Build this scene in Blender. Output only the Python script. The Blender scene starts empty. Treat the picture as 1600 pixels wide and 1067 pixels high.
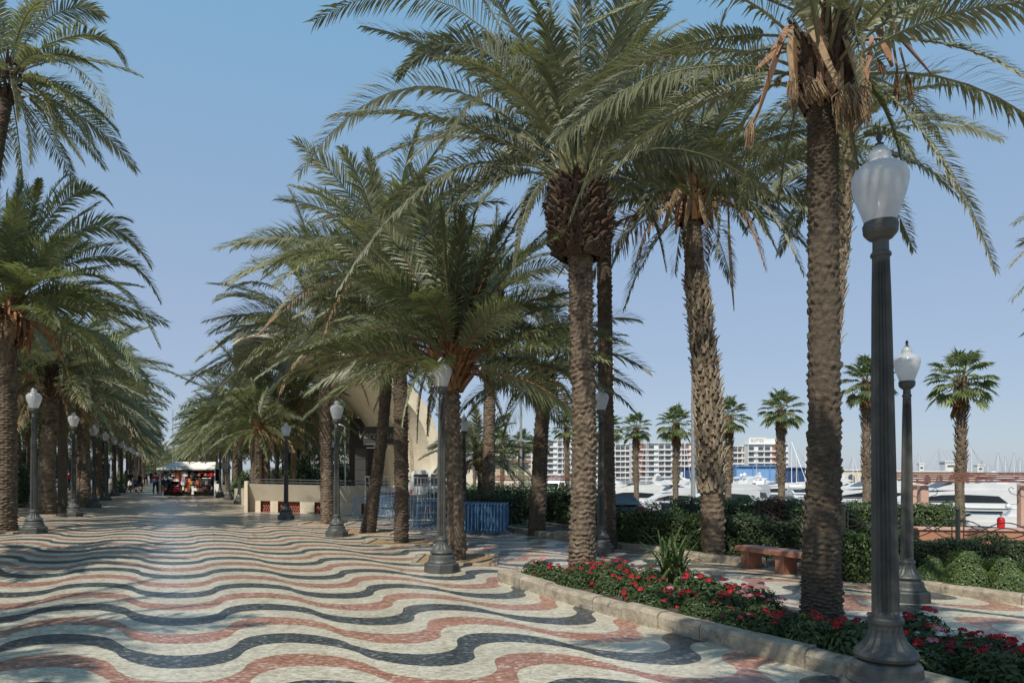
import bpy, math, random
import numpy as np
from mathutils import Vector, Matrix
R = math.radians
rnd = random.Random(7)
C = bpy.context.scene.collection
sc = bpy.context.scene

# ------------------------------------------------------------------ camera geometry
F = 1067.0; PX = 800.0; PY = 744.4; CZ = 1.85; TILT = 0.018
SH = 0.504                        # the avenue runs off to the left: x falls by SH per metre of depth
def gz(X): return -TILT * X
def AW(u, d): return u - SH * d    # avenue coordinate u (metres right of its vanishing line) -> world x
def WV(u, d, dz=0): return Vector((AW(u, d), d, gz(AW(u, d)) + dz))
def WZ3(u, d, z): return Vector((AW(u, d), d, z + .0091 * d))
AX = math.atan(SH)                # heading of the avenue
def at(x, y):                     # photo pixel on the paved ground -> world point
    q = (y - PY - TILT * (x - PX)) / CZ
    X = (x - PX) / q
    return Vector((X, F / q, -TILT * X))
def P(x, y, d):                   # photo pixel at depth d -> world point
    return Vector(((x - PX) * d / F, d, CZ - (y - PY) * d / F))

# ------------------------------------------------------------------ node helpers
def new_mat(name):
    m = bpy.data.materials.new(name); m.use_nodes = True
    nt = m.node_tree
    return m, nt, nt.nodes['Principled BSDF']
def link(nt, a, b): nt.links.new(a, b)
def mth(nt, op, a, b=None, c=None):
    n = nt.nodes.new('ShaderNodeMath'); n.operation = op
    for i, v in enumerate((a, b, c)):
        if v is None: continue
        if isinstance(v, (int, float)): n.inputs[i].default_value = v
        else: link(nt, v, n.inputs[i])
    return n.outputs[0]
def mixc(nt, fac, a, b, blend='MIX'):
    n = nt.nodes.new('ShaderNodeMix'); n.data_type = 'RGBA'; n.blend_type = blend
    for i, v in ((0, fac), (6, a), (7, b)):
        if isinstance(v, (int, float)): n.inputs[i].default_value = v
        elif isinstance(v, tuple): n.inputs[i].default_value = (v[0], v[1], v[2], 1)
        else: link(nt, v, n.inputs[i])
    return n.outputs[2]
def noise(nt, vec, scale, detail=4, rough=.6):
    n = nt.nodes.new('ShaderNodeTexNoise'); n.inputs['Scale'].default_value = scale
    n.inputs['Detail'].default_value = detail; n.inputs['Roughness'].default_value = rough
    if vec is not None: link(nt, vec, n.inputs['Vector'])
    return n.outputs['Fac']
def ramp(nt, fac, stops, interp='LINEAR'):
    n = nt.nodes.new('ShaderNodeValToRGB'); n.color_ramp.interpolation = interp
    el = n.color_ramp.elements
    while len(el) < len(stops): el.new(0.5)
    for e, (p, c) in zip(el, stops):
        e.position = p; e.color = (c[0], c[1], c[2], 1)
    link(nt, fac, n.inputs[0]); return n.outputs[0]
def bump(nt, b, h, strength, dist=.02):
    n = nt.nodes.new('ShaderNodeBump'); n.inputs['Strength'].default_value = strength
    n.inputs['Distance'].default_value = dist
    link(nt, h, n.inputs['Height']); link(nt, n.outputs[0], b.inputs['Normal'])
def coords(nt, kind='Object'):
    if kind == 'World':
        return nt.nodes.new('ShaderNodeNewGeometry').outputs['Position']
    return nt.nodes.new('ShaderNodeTexCoord').outputs[kind]
def mat(name, c1, c2=None, scale=4, rough=.6, metal=0, bmp=0, bscale=30, spec=.5, stretch=None, c3=None, s3=1.2, t3=.62, bdist=.02):
    m, nt, b = new_mat(name)
    b.inputs['Roughness'].default_value = rough; b.inputs['Metallic'].default_value = metal
    b.inputs['Specular IOR Level'].default_value = spec
    v = coords(nt)
    if stretch:
        mp = nt.nodes.new('ShaderNodeMapping'); mp.inputs['Scale'].default_value = stretch
        link(nt, v, mp.inputs[0]); v = mp.outputs[0]
    if c2 is None:
        c2 = tuple(x * .8 for x in c1)
    fac = noise(nt, v, scale, 5, .65)
    col = ramp(nt, fac, [(.32, c1), (.68, c2)])
    if c3:
        n3 = noise(nt, coords(nt), s3, 6, .7)
        f3 = ramp(nt, n3, [(t3, (0, 0, 0)), (t3 + .08, (1, 1, 1))])
        col = mixc(nt, f3, col, c3)
    link(nt, col, b.inputs['Base Color'])
    if bmp: bump(nt, b, noise(nt, v, bscale, 4, .6), bmp, bdist)
    return m
def leaf_mat(name, ca, cb, rough=.5, trans=.25, spec=.5, tcol=None):
    m, nt, b = new_mat(name)
    g = nt.nodes.new('ShaderNodeNewGeometry')
    oi = nt.nodes.new('ShaderNodeObjectInfo')
    big = noise(nt, coords(nt), .9, 2)
    f = mth(nt, 'ADD', mth(nt, 'MULTIPLY', g.outputs['Random Per Island'], .55), mth(nt, 'MULTIPLY', big, .5))
    col = ramp(nt, f, [(.15, ca), (.85, cb)])
    hsv = nt.nodes.new('ShaderNodeHueSaturation')
    link(nt, mth(nt, 'ADD', mth(nt, 'MULTIPLY', oi.outputs['Random'], .35), .82), hsv.inputs['Value'])
    link(nt, col, hsv.inputs['Color']); col = hsv.outputs[0]
    link(nt, col, b.inputs['Base Color']); b.inputs['Roughness'].default_value = rough
    b.inputs['Specular IOR Level'].default_value = spec
    t = nt.nodes.new('ShaderNodeBsdfTranslucent')
    link(nt, mixc(nt, 1.0, col, tcol or (1.3, 1.4, .7), 'MULTIPLY'), t.inputs[0])
    mx = nt.nodes.new('ShaderNodeMixShader'); mx.inputs[0].default_value = trans
    link(nt, b.outputs[0], mx.inputs[1]); link(nt, t.outputs[0], mx.inputs[2])
    link(nt, mx.outputs[0], nt.nodes['Material Output'].inputs['Surface'])
    return m

# wave mosaic -------------------------------------------------------------
def mosaic_mat():
    m, nt, b = new_mat('wave_mosaic')
    pos = coords(nt, 'World')
    s = nt.nodes.new('ShaderNodeSeparateXYZ'); link(nt, pos, s.inputs[0])
    # small hand-laid wobble
    wob = mth(nt, 'MULTIPLY', mth(nt, 'SUBTRACT', noise(nt, pos, 1.3, 2), .5), .10)
    X = mth(nt, 'ADD', mth(nt, 'ADD', s.outputs[0], mth(nt, 'MULTIPLY', s.outputs[1], SH)), wob)
    Y = mth(nt, 'ADD', s.outputs[1], wob)
    lam, per, sag = 2.47, 1.75, .46
    c = lam / 2; r = (c * c / 4 + sag * sag) / (2 * sag)
    p = mth(nt, 'FRACT', mth(nt, 'ADD', mth(nt, 'DIVIDE', mth(nt, 'SUBTRACT', X, .12 - lam / 4), lam), 40.0))
    u = mth(nt, 'MULTIPLY', mth(nt, 'SUBTRACT', mth(nt, 'FRACT', mth(nt, 'MULTIPLY', p, 2.0)), .5), c)
    h = mth(nt, 'SUBTRACT', mth(nt, 'SQRT', mth(nt, 'SUBTRACT', r * r, mth(nt, 'MULTIPLY', u, u))), math.sqrt(r * r - c * c / 4))
    sg = mth(nt, 'SUBTRACT', mth(nt, 'MULTIPLY', mth(nt, 'GREATER_THAN', p, .5), 2.0), 1.0)
    w = mth(nt, 'MULTIPLY', h, sg)
    tl = mth(nt, 'MULTIPLY', X, .085)
    v = mth(nt, 'DIVIDE', mth(nt, 'SUBTRACT', mth(nt, 'SUBTRACT', mth(nt, 'SUBTRACT', Y, w), tl), 6.62 + sag), per)
    fr = mth(nt, 'FRACT', mth(nt, 'ADD', v, 100.125))
    # tesserae
    mp = nt.nodes.new('ShaderNodeMapping'); mp.inputs['Scale'].default_value = (24, 44, 1)
    link(nt, pos, mp.inputs[0])
    vo = nt.nodes.new('ShaderNodeTexVoronoi'); vo.inputs['Scale'].default_value = 1.0
    link(nt, mp.outputs[0], vo.inputs['Vector'])
    sp = nt.nodes.new('ShaderNodeSeparateColor'); link(nt, vo.outputs['Color'], sp.inputs[0])
    cell = sp.outputs[0]; cell2 = sp.outputs[1]
    big = noise(nt, pos, .8, 5)
    mid = noise(nt, pos, 5, 4)
    cream = ramp(nt, cell, [(0, (.36, .335, .255)), (.45, (.49, .46, .37)), (1, (.64, .605, .50))])
    red = ramp(nt, cell, [(0, (.23, .10, .072)), (.6, (.36, .185, .135)), (.85, (.41, .235, .18)), (.93, (.50, .36, .29)), (1, (.58, .47, .39))])
    blk = ramp(nt, cell, [(0, (.024, .031, .036)), (.7, (.062, .074, .080)), (.9, (.10, .115, .12)), (1, (.28, .28, .26))])
    isb = mth(nt, 'LESS_THAN', fr, .25)
    isr = mth(nt, 'MULTIPLY', mth(nt, 'GREATER_THAN', fr, .5), mth(nt, 'LESS_THAN', fr, .75))
    col = mixc(nt, isb, mixc(nt, isr, cream, red), blk)
    dirt = ramp(nt, big, [(.3, (.86, .84, .80)), (.62, (1.06, 1.05, 1.03))])
    col = mixc(nt, 1.0, col, dirt, 'MULTIPLY')
    d2 = ramp(nt, mid, [(.3, (.86, .85, .83)), (.6, (1, 1, 1))])
    col = mixc(nt, 1.0, col, d2, 'MULTIPLY')
    sp1 = noise(nt, pos, 17, 2); st = ramp(nt, sp1, [(.70, (1, 1, 1)), (.76, (.62, .60, .57))])
    sp2 = noise(nt, pos, 1.9, 6, .75); st2 = ramp(nt, sp2, [(.60, (1, 1, 1)), (.70, (.84, .82, .79))])
    col = mixc(nt, 1.0, mixc(nt, 1.0, col, st, 'MULTIPLY'), st2, 'MULTIPLY')
    link(nt, col, b.inputs['Base Color'])
    ro = mth(nt, 'ADD', mth(nt, 'MULTIPLY', mid, .22), mth(nt, 'ADD', mth(nt, 'MULTIPLY', cell2, .12), .17))
    link(nt, ro, b.inputs['Roughness']); b.inputs['Specular IOR Level'].default_value = .5
    vd = nt.nodes.new('ShaderNodeTexVoronoi'); vd.feature = 'DISTANCE_TO_EDGE'; vd.inputs['Scale'].default_value = 1
    link(nt, mp.outputs[0], vd.inputs['Vector'])
    bump(nt, b, mth(nt, 'MINIMUM', vd.outputs[0], .08), .12, .004)
    return m

M = {}
M['mosaic'] = mosaic_mat()
M['kerb'] = mat('kerb_stone', (.42, .36, .27), (.20, .17, .125), 6, .85, bmp=.9, bscale=22, c3=(.13, .115, .09), s3=2.6, t3=.58)
M['soil'] = mat('bed_soil', (.10, .070, .045), (.055, .04, .028), 7, .95, bmp=.8, bscale=20)
M['sand'] = mat('pit_sand', (.36, .24, .12), (.22, .15, .08), 5, .95, bmp=.5, bscale=20)
M['leafA'] = leaf_mat('date_leaf_grey', (.120, .130, .083), (.285, .288, .188), .45, .26, .38)
M['leafB'] = leaf_mat('date_leaf_green', (.092, .116, .058), (.230, .248, .132), .45, .26, .38)
M['petiole'] = mat('leaf_stalk', (.22, .22, .11), (.15, .15, .07), 5, .5)
M['petred'] = mat('leaf_stalk_rust', (.22, .10, .04), (.13, .07, .03), 5, .6)
M['dead'] = mat('dead_frond', (.33, .23, .13), (.20, .13, .07), 8, .8)
M['deador'] = mat('dead_frond_orange', (.40, .17, .07), (.24, .11, .05), 6, .75)
M['bark'] = mat('date_bark', (.235, .178, .122), (.072, .054, .038), 7, .95, bmp=1, bscale=40, c3=(.06, .047, .035), s3=2.2, t3=.56)
M['barkd'] = mat('date_bark_dark', (.135, .10, .068), (.055, .042, .03), 7, .95, bmp=.9, bscale=45)
M['barkg'] = mat('date_bark_worn', (.20, .155, .106), (.066, .051, .036), 5, .95, bmp=1, bscale=30, stretch=(3, 3, 14), c3=(.065, .052, .040), s3=1.6, t3=.56)
M['fibre'] = mat('leaf_base_fibre', (.10, .058, .034), (.035, .022, .015), 10, .95, bmp=.6)
M['stubl'] = mat('leaf_stub_grey', (.34, .28, .20), (.20, .155, .10), 10, .9)
M['fan'] = leaf_mat('fan_leaf', (.085, .12, .045), (.215, .25, .11), .45, .25)
M['fandead'] = leaf_mat('fan_leaf_dead', (.24, .13, .06), (.32, .19, .10), .7, .15)
M['hedge'] = leaf_mat('hedge_leaf', (.034, .064, .018), (.115, .165, .05), .45, .2)
M['hedgel'] = leaf_mat('bush_leaf', (.042, .078, .022), (.12, .175, .052), .4, .22)
M['hedged'] = leaf_mat('hedge_leaf_dark', (.022, .042, .016), (.06, .092, .034), .5, .15)
M['hredd'] = leaf_mat('hedge_leaf_red', (.10, .035, .02), (.18, .075, .04), .5, .15)
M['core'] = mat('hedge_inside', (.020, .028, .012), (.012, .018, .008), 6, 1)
M['flleaf'] = leaf_mat('flower_leaf', (.028, .050, .016), (.075, .115, .036), .5, .2)
M['fred'] = leaf_mat('petal_red', (.34, .006, .014), (.52, .02, .035), .6, .25, tcol=(1, .6, .6))
M['fpink'] = leaf_mat('petal_pink', (.66, .16, .25), (.78, .36, .42), .6, .25, tcol=(1, .8, .8))
M['fwhite'] = leaf_mat('petal_white', (.70, .66, .66), (.82, .80, .78), .6, .25, tcol=(1, 1, 1))
M['fdark'] = leaf_mat('petal_crimson', (.16, .008, .02), (.30, .012, .03), .6, .2, tcol=(1, .6, .6))
M['iron'] = mat('lamp_iron', (.098, .102, .094), (.05, .054, .051), 5, .5, .2, bmp=.2, bscale=60, c3=(.15, .075, .04), s3=2.2, t3=.63)
M['irondk'] = mat('fence_iron', (.035, .037, .04), (.06, .06, .058), 5, .5, .3)
M['white'] = mat('white_paint', (.78, .77, .74), (.66, .65, .62), 1.5, .45)
M['cream'] = mat('cream_render', (.62, .55, .42), (.50, .44, .33), 1.1, .85, bmp=.2, bscale=18, c3=(.40, .35, .27), s3=.5, t3=.6)
M['brick'] = mat('red_grille', (.34, .11, .07), (.23, .075, .05), 6, .85, bmp=.4)
M['black'] = mat('stage_black', (.018, .018, .019), (.03, .03, .03), 3, .7)
M['signgrey'] = mat('sign_lettering', (.20, .20, .19), (.16, .16, .15), 3, .7)
M['bluepaint'] = mat('barrier_blue', (.095, .215, .38), (.065, .155, .29), 3, .4, c3=(.10, .16, .22), s3=3, t3=.66)
M['steel'] = mat('galvanised', (.50, .51, .52), (.36, .37, .38), 6, .4, .6)
M['deadmix'] = mat('dead_frond_rust', (.36, .20, .11), (.20, .105, .06), 6, .8)
M['gel'] = mat('boat_gelcoat', (.66, .66, .64), (.58, .58, .57), .6, .25)
M['gelgrey'] = mat('boat_hull_grey', (.40, .44, .49), (.33, .37, .42), .6, .25)
M['hullnavy'] = mat('boat_hull_dark', (.02, .025, .04), (.03, .035, .05), .6, .2)
M['darkglass'] = mat('tinted_glass', (.012, .015, .018), (.02, .024, .03), 1, .12)
M['tealdeck'] = mat('boat_teak', (.30, .19, .10), (.22, .14, .08), 8, .6)
M['terra'] = mat('terracotta_wall', (.42, .20, .12), (.33, .155, .09), 1.2, .85, bmp=.3)
M['pinkpost'] = mat('pergola_post', (.56, .36, .28), (.46, .29, .22), 2, .8)
M['redwood'] = mat('pergola_beam', (.20, .08, .05), (.14, .055, .04), 5, .65)
M['stonered'] = mat('bench_stone', (.36, .155, .095), (.24, .105, .07), 3.5, .35, bmp=.1, c3=(.44, .27, .18), s3=3, t3=.6)
M['bldwhite'] = mat('white_facade', (.76, .74, .70), (.68, .66, .62), .2, .8)
M['bldcream'] = mat('cream_facade', (.66, .57, .44), (.58, .50, .38), .2, .85)
M['bldorange'] = mat('orange_panel', (.55, .17, .07), (.46, .15, .07), .3, .7)
M['blddark'] = mat('facade_glass_dark', (.06, .07, .085), (.10, .11, .125), .3, .2)  # dark window glass of the buildings
M['bldblue'] = mat('blue_cladding', (.20, .36, .60), (.17, .31, .53), .1, .5)
M['bldnavy'] = mat('navy_cladding', (.025, .06, .15), (.03, .07, .17), .1, .5)
M['tile'] = mat('roof_tile', (.35, .18, .10), (.26, .13, .08), 1, .85)
M['shutter'] = mat('tan_shutter', (.50, .38, .24), (.42, .31, .2), 1, .7)
M['asphalt'] = mat('asphalt', (.055, .055, .056), (.04, .04, .04), 3, .9, bmp=.3)
M['quay'] = mat('quay_paving', (.34, .30, .25), (.27, .24, .2), 1, .85)
M['carpaint'] = mat('car_paint', (.05, .055, .06), (.04, .045, .05), 1, .2, .4)
M['rubber'] = mat('rubber', (.02, .02, .02), (.03, .03, .03), 4, .8)
M['redplastic'] = mat('red_plastic', (.62, .02, .02), (.50, .015, .015), 2, .3)
M['skin'] = mat('skin', (.50, .30, .21), (.44, .26, .18), 3, .6)
M['canvas'] = mat('white_canvas', (.80, .79, .75), (.70, .69, .66), 1.2, .8)
def flat(name, c, rough=.7): 
    if name not in M: M[name] = mat(name, c, tuple(x * .82 for x in c), 5, rough)
    return M[name]
def water_mat():
    m, nt, b = new_mat('harbour_water')
    b.inputs['Base Color'].default_value = (.02, .06, .09, 1); b.inputs['Roughness'].default_value = .12
    bump(nt, b, noise(nt, coords(nt, 'World'), 1.2, 4), .4, .15); return m
M['water'] = water_mat()
def globe_mat():
    m, nt, b = new_mat('frosted_globe')
    v = coords(nt); s = nt.nodes.new('ShaderNodeSeparateXYZ'); link(nt, v, s.inputs[0])
    n = noise(nt, v, 5, 4)
    col = ramp(nt, n, [(.35, (.62, .64, .64)), (.62, (.80, .81, .80))])
    link(nt, col, b.inputs['Base Color']); b.inputs['Roughness'].default_value = .13
    t = nt.nodes.new('ShaderNodeBsdfTranslucent'); t.inputs[0].default_value = (.80, .82, .83, 1)
    tr = nt.nodes.new('ShaderNodeBsdfTransparent'); tr.inputs[0].default_value = (.85, .88, .90, 1)
    a = nt.nodes.new('ShaderNodeMixShader'); a.inputs[0].default_value = .45
    link(nt, b.outputs[0], a.inputs[1]); link(nt, t.outputs[0], a.inputs[2])
    c = nt.nodes.new('ShaderNodeMixShader'); c.inputs[0].default_value = .22
    link(nt, a.outputs[0], c.inputs[1]); link(nt, tr.outputs[0], c.inputs[2])
    link(nt, c.outputs[0], nt.nodes['Material Output'].inputs['Surface']); return m
M['globe'] = globe_mat()

# ------------------------------------------------------------------ mesh builder
class MB:
    def __init__(s): s.v = []; s.n = 0; s.f = []
    def add(s, v, f, mi=0):
        v = np.asarray(v, dtype=np.float64).reshape(-1, 3)
        by = {}
        if isinstance(f, np.ndarray): by[f.shape[1]] = f
        else:
            for q in f: by.setdefault(len(q), []).append(q)
        for k, a in by.items():
            s.f.append((np.asarray(a, dtype=np.int64) + s.n, mi))
        s.v.append(v); s.n0 = s.n; s.n += len(v); return s
    def box(s, c, size, rz=0, mi=0, taper=1.0, M4=None):
        x, y, z = [d / 2 for d in size]
        v = np.array([(sx * x * (taper if sz > 0 else 1), sy * y * (taper if sz > 0 else 1), sz * z) for sz in (-1, 1) for sy in (-1, 1) for sx in (-1, 1)])
        if rz:
            c_, s_ = math.cos(rz), math.sin(rz); v[:, :2] = v[:, :2] @ np.array([[c_, s_], [-s_, c_]])
        v = v + np.array(c)
        return s.add(v, [(0, 2, 3, 1), (4, 5, 7, 6), (0, 1, 5, 4), (2, 6, 7, 3), (0, 4, 6, 2), (1, 3, 7, 5)], mi)
    def bbox(s, c, size, bev=.02, mi=0):            # box with chamfered vertical and top edges
        x, y, z = [d / 2 for d in size]; b = bev
        def ring(e, zz): return [(x - e, y - e - b, zz), (x - e - b, y - e, zz), (-x + e + b, y - e, zz), (-x + e, y - e - b, zz), (-x + e, -y + e + b, zz), (-x + e + b, -y + e, zz), (x - e - b, -y + e, zz), (x - e, -y + e + b, zz)]
        v = ring(0, -z) + ring(0, z - b) + ring(b, z); v = np.array(v) + np.array(c)
        f = []
        for k in range(2):
            for i in range(8): f.append((k * 8 + i, k * 8 + (i + 1) % 8, k * 8 + 8 + (i + 1) % 8, k * 8 + 8 + i)[::1])
        f.append(tuple(range(16, 24))); f.append(tuple(range(7, -1, -1)))
        return s.add(v, f, mi)
    def tube(s, pts, rad, n=8, mi=0, cap=True, mod=None):
        pts = [Vector(p) for p in pts]; k = len(pts)
        if isinstance(rad, (int, float)): rad = [rad] * k
        V = []; side = None
        for i, p in enumerate(pts):
            t = (pts[min(i + 1, k - 1)] - pts[max(i - 1, 0)]).normalized()
            if side is None:
                side = t.cross(Vector((0, 0, 1)) if abs(t.z) < .9 else Vector((0, 1, 0))).normalized()
            else:
                side = (side - t * side.dot(t)).normalized()
            up = t.cross(side)
            for j in range(n):
                a = 2 * math.pi * j / n
                V.append(p + (side * math.cos(a) + up * math.sin(a)) * rad[i])
        f = [(i * n + j, i * n + (j + 1) % n, (i + 1) * n + (j + 1) % n, (i + 1) * n + j) for i in range(k - 1) for j in range(n)]
        if cap: f += [tuple(range(n - 1, -1, -1)), tuple((k - 1) * n + j for j in range(n))]
        return s.add([tuple(p) for p in V], f, mi)
    def lathe(s, prof, n=24, c=(0, 0, 0), mi=0, flute=None, cap=True):
        V = []; k = len(prof)
        for i, (r, z) in enumerate(prof):
            fl = flute[i] if flute else 0
            for j in range(n):
                a = 2 * math.pi * j / n
                rr = r * (1 - fl * (.5 + .5 * math.cos(j * math.pi)))
                V.append((c[0] + rr * math.cos(a), c[1] + rr * math.sin(a), c[2] + z))
        f = [(i * n + j, i * n + (j + 1) % n, (i + 1) * n + (j + 1) % n, (i + 1) * n + j) for i in range(k - 1) for j in range(n)]
        if cap: f += [tuple(range(n - 1, -1, -1)), tuple((k - 1) * n + j for j in range(n))]
        return s.add(V, f, mi)
    def prism(s, poly, y0, y1, mi=0, sx=1.0, axis='y'):   # polygon in x,z extruded along y (poly counter-clockwise seen from -y)
        n = len(poly)
        cx = sum(p[0] for p in poly) / n
        a = [(p[0], y0, p[1]) for p in poly]; b = [(cx + (p[0] - cx) * sx, y1, p[1]) for p in poly]
        if axis == 'x':
            a = [(y0, p[0], p[1]) for p in poly]; b = [(y1, p[0], p[1]) for p in poly]
        f = [tuple(range(n)), tuple(range(2 * n - 1, n - 1, -1))]
        f += [(i, n + i, n + (i + 1) % n, (i + 1) % n) for i in range(n)]
        return s.add(a + b, f, mi)
    def slab(s, poly, z0, z1, mi=0, zf=None):             # ground polygon extruded up
        n = len(poly); zf = zf or (lambda x: 0)
        a = [(p[0], p[1], z0 + zf(p[0])) for p in poly]; b = [(p[0], p[1], z1 + zf(p[0])) for p in poly]
        f = [tuple(range(n - 1, -1, -1)), tuple(range(n, 2 * n))]
        f += [(i, (i + 1) % n, n + (i + 1) % n, n + i) for i in range(n)]
        return s.add(a + b, f, mi)
    def ball(s, c, r, n=10, m=7, mi=0, squash=(1, 1, 1)):
        V = [(0, 0, -1)] + [(math.sin(math.pi * i / m) * math.cos(2 * math.pi * j / n), math.sin(math.pi * i / m) * math.sin(2 * math.pi * j / n), -math.cos(math.pi * i / m)) for i in range(1, m) for j in range(n)] + [(0, 0, 1)]
        V = [(c[0] + x * r * squash[0], c[1] + y * r * squash[1], c[2] + z * r * squash[2]) for x, y, z in V]
        f = [(0, 1 + (j + 1) % n, 1 + j) for j in range(n)]
        f += [(1 + i * n + j, 1 + i * n + (j + 1) % n, 1 + (i + 1) * n + (j + 1) % n, 1 + (i + 1) * n + j) for i in range(m - 2) for j in range(n)]
        L = 1 + (m - 1) * n
        f += [(L, 1 + (m - 2) * n + j, 1 + (m - 2) * n + (j + 1) % n) for j in range(n)]
        return s.add(V, f, mi)
    def mesh(s, name, mats, smooth=False):
        me = bpy.data.meshes.new(name)
        V = np.concatenate(s.v); me.vertices.add(len(V)); me.vertices.foreach_set('co', V.ravel())
        lv = np.concatenate([a.ravel() for a, _ in s.f]); tot = np.concatenate([np.full(len(a), a.shape[1]) for a, _ in s.f])
        mi = np.concatenate([np.full(len(a), i) for a, i in s.f])
        me.loops.add(len(lv)); me.loops.foreach_set('vertex_index', lv.astype(np.int32))
        me.polygons.add(len(tot)); me.polygons.foreach_set('loop_start', np.concatenate([[0], np.cumsum(tot)[:-1]]).astype(np.int32))
        me.polygons.foreach_set('material_index', mi.astype(np.int32))
        me.polygons.foreach_set('use_smooth', np.full(len(tot), bool(smooth)))
        for m in (mats if isinstance(mats, (list, tuple)) else [mats]): me.materials.append(m)
        me.update(calc_edges=True); me.validate()
        return me
    def build(s, name, mats, parent=None, smooth=False, loc=None):
        o = bpy.data.objects.new(name, s.mesh(name, mats, smooth)); C.objects.link(o)
        if parent: o.parent = parent
        if loc is not None: o.location = loc
        return o
def put(name, me, parent=None, loc=None, rz=0, scale=None):
    o = bpy.data.objects.new(name, me); C.objects.link(o)
    if parent: o.parent = parent
    if loc is not None: o.location = loc
    if rz: o.rotation_euler = (0, 0, rz)
    if scale: o.scale = scale
    return o
def tag(o, label=None, cat=None, group=None, kind=None):
    if label: o['label'] = label
    if cat: o['category'] = cat
    if group: o['group'] = group
    if kind: o['kind'] = kind
    return o
def thing(name, label, cat, loc=(0, 0, 0), rz=0, group=None):
    o = bpy.data.objects.new(name, None); C.objects.link(o); o.empty_display_size = .1
    o.location = loc; o.rotation_euler = (0, 0, rz); return tag(o, label, cat, group)
def dup(root, loc, rz=None, label=None, group=None, scale=None):
    r = root.copy(); C.objects.link(r); r.location = loc
    if rz is not None: r.rotation_euler = (0, 0, rz)
    if label: r['label'] = label
    if group: r['group'] = group
    if scale: r.scale = (scale,) * 3 if isinstance(scale, (int, float)) else scale
    for ch in list(root.children):
        c = ch.copy(); C.objects.link(c); c.parent = r
        for g in ch.children:
            d = g.copy(); C.objects.link(d); d.parent = c
    return r
ORD = ['first', 'second', 'third', 'fourth', 'fifth', 'sixth', 'seventh', 'eighth', 'ninth', 'tenth', 'eleventh', 'twelfth', 'thirteenth', 'fourteenth', 'fifteenth', 'sixteenth', 'seventeenth', 'eighteenth', 'nineteenth', 'twentieth',
       'twenty-first', 'twenty-second', 'twenty-third', 'twenty-fourth', 'twenty-fifth', 'twenty-sixth', 'twenty-seventh', 'twenty-eighth', 'twenty-ninth', 'thirtieth', 'thirty-first', 'thirty-second', 'thirty-third', 'thirty-fourth', 'thirty-fifth', 'thirty-sixth', 'thirty-seventh', 'thirty-eighth', 'thirty-ninth', 'fortieth']

# ------------------------------------------------------------------ world, sun, camera
SUN_AZ = R(203); SUN_EL = R(49)
w = bpy.data.worlds.new('World'); sc.world = w; w.use_nodes = True
nt = w.node_tree; bg = nt.nodes['Background']
sky = nt.nodes.new('ShaderNodeTexSky'); sky.sky_type = 'NISHITA'; sky.sun_disc = False
sky.sun_elevation = SUN_EL; sky.sun_rotation = SUN_AZ; sky.air_density = 1.0; sky.dust_density = .6; sky.ozone_density = 2.5
tc = nt.nodes.new('ShaderNodeTexCoord'); sx = nt.nodes.new('ShaderNodeSeparateXYZ'); link(nt, tc.outputs['Generated'], sx.inputs[0])
hz = ramp(nt, sx.outputs[2], [(0, (.455, .55, .73)), (.10, (.46, .555, .735)), (.236, (.455, .575, .785)), (.57, (.300, .60, .885)), (1, (.25, .55, .87))])
hz = mixc(nt, 1.0, hz, (5, 5, 5), 'MULTIPLY')
tint = mixc(nt, .75, sky.outputs[0], hz)   # summer haze, paler towards the horizon
link(nt, tint, bg.inputs[0]); bg.inputs[1].default_value = .155
sd = Vector((math.sin(SUN_AZ) * math.cos(SUN_EL), math.cos(SUN_AZ) * math.cos(SUN_EL), math.sin(SUN_EL)))
sl = bpy.data.lights.new('sun', 'SUN'); sl.energy = 4.7; sl.angle = R(.5); sl.color = (1, .93, .82)
so = bpy.data.objects.new('sun', sl); C.objects.link(so); so.location = sd * 60
so.rotation_euler = (-sd).to_track_quat('-Z', 'Y').to_euler()
cd = bpy.data.cameras.new('camera'); co = bpy.data.objects.new('camera', cd); C.objects.link(co)
co.location = (0, 0, CZ); co.rotation_euler = (R(90), 0, 0)
cd.sensor_width = 36; cd.lens = 36 * F / 1600; cd.clip_end = 20000; cd.clip_start = .05
cd.shift_y = (PY - 533.5) / 1600
sc.camera = co
sc.view_settings.view_transform = 'Standard'; sc.view_settings.look = 'None'; sc.view_settings.exposure = 0; sc.view_settings.gamma = 1
sc.cycles.max_bounces = 6; sc.cycles.transparent_max_bounces = 8; sc.cycles.diffuse_bounces = 3; sc.cycles.glossy_bounces = 3; sc.cycles.transmission_bounces = 4
sc.cycles.use_denoising = True

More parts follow.
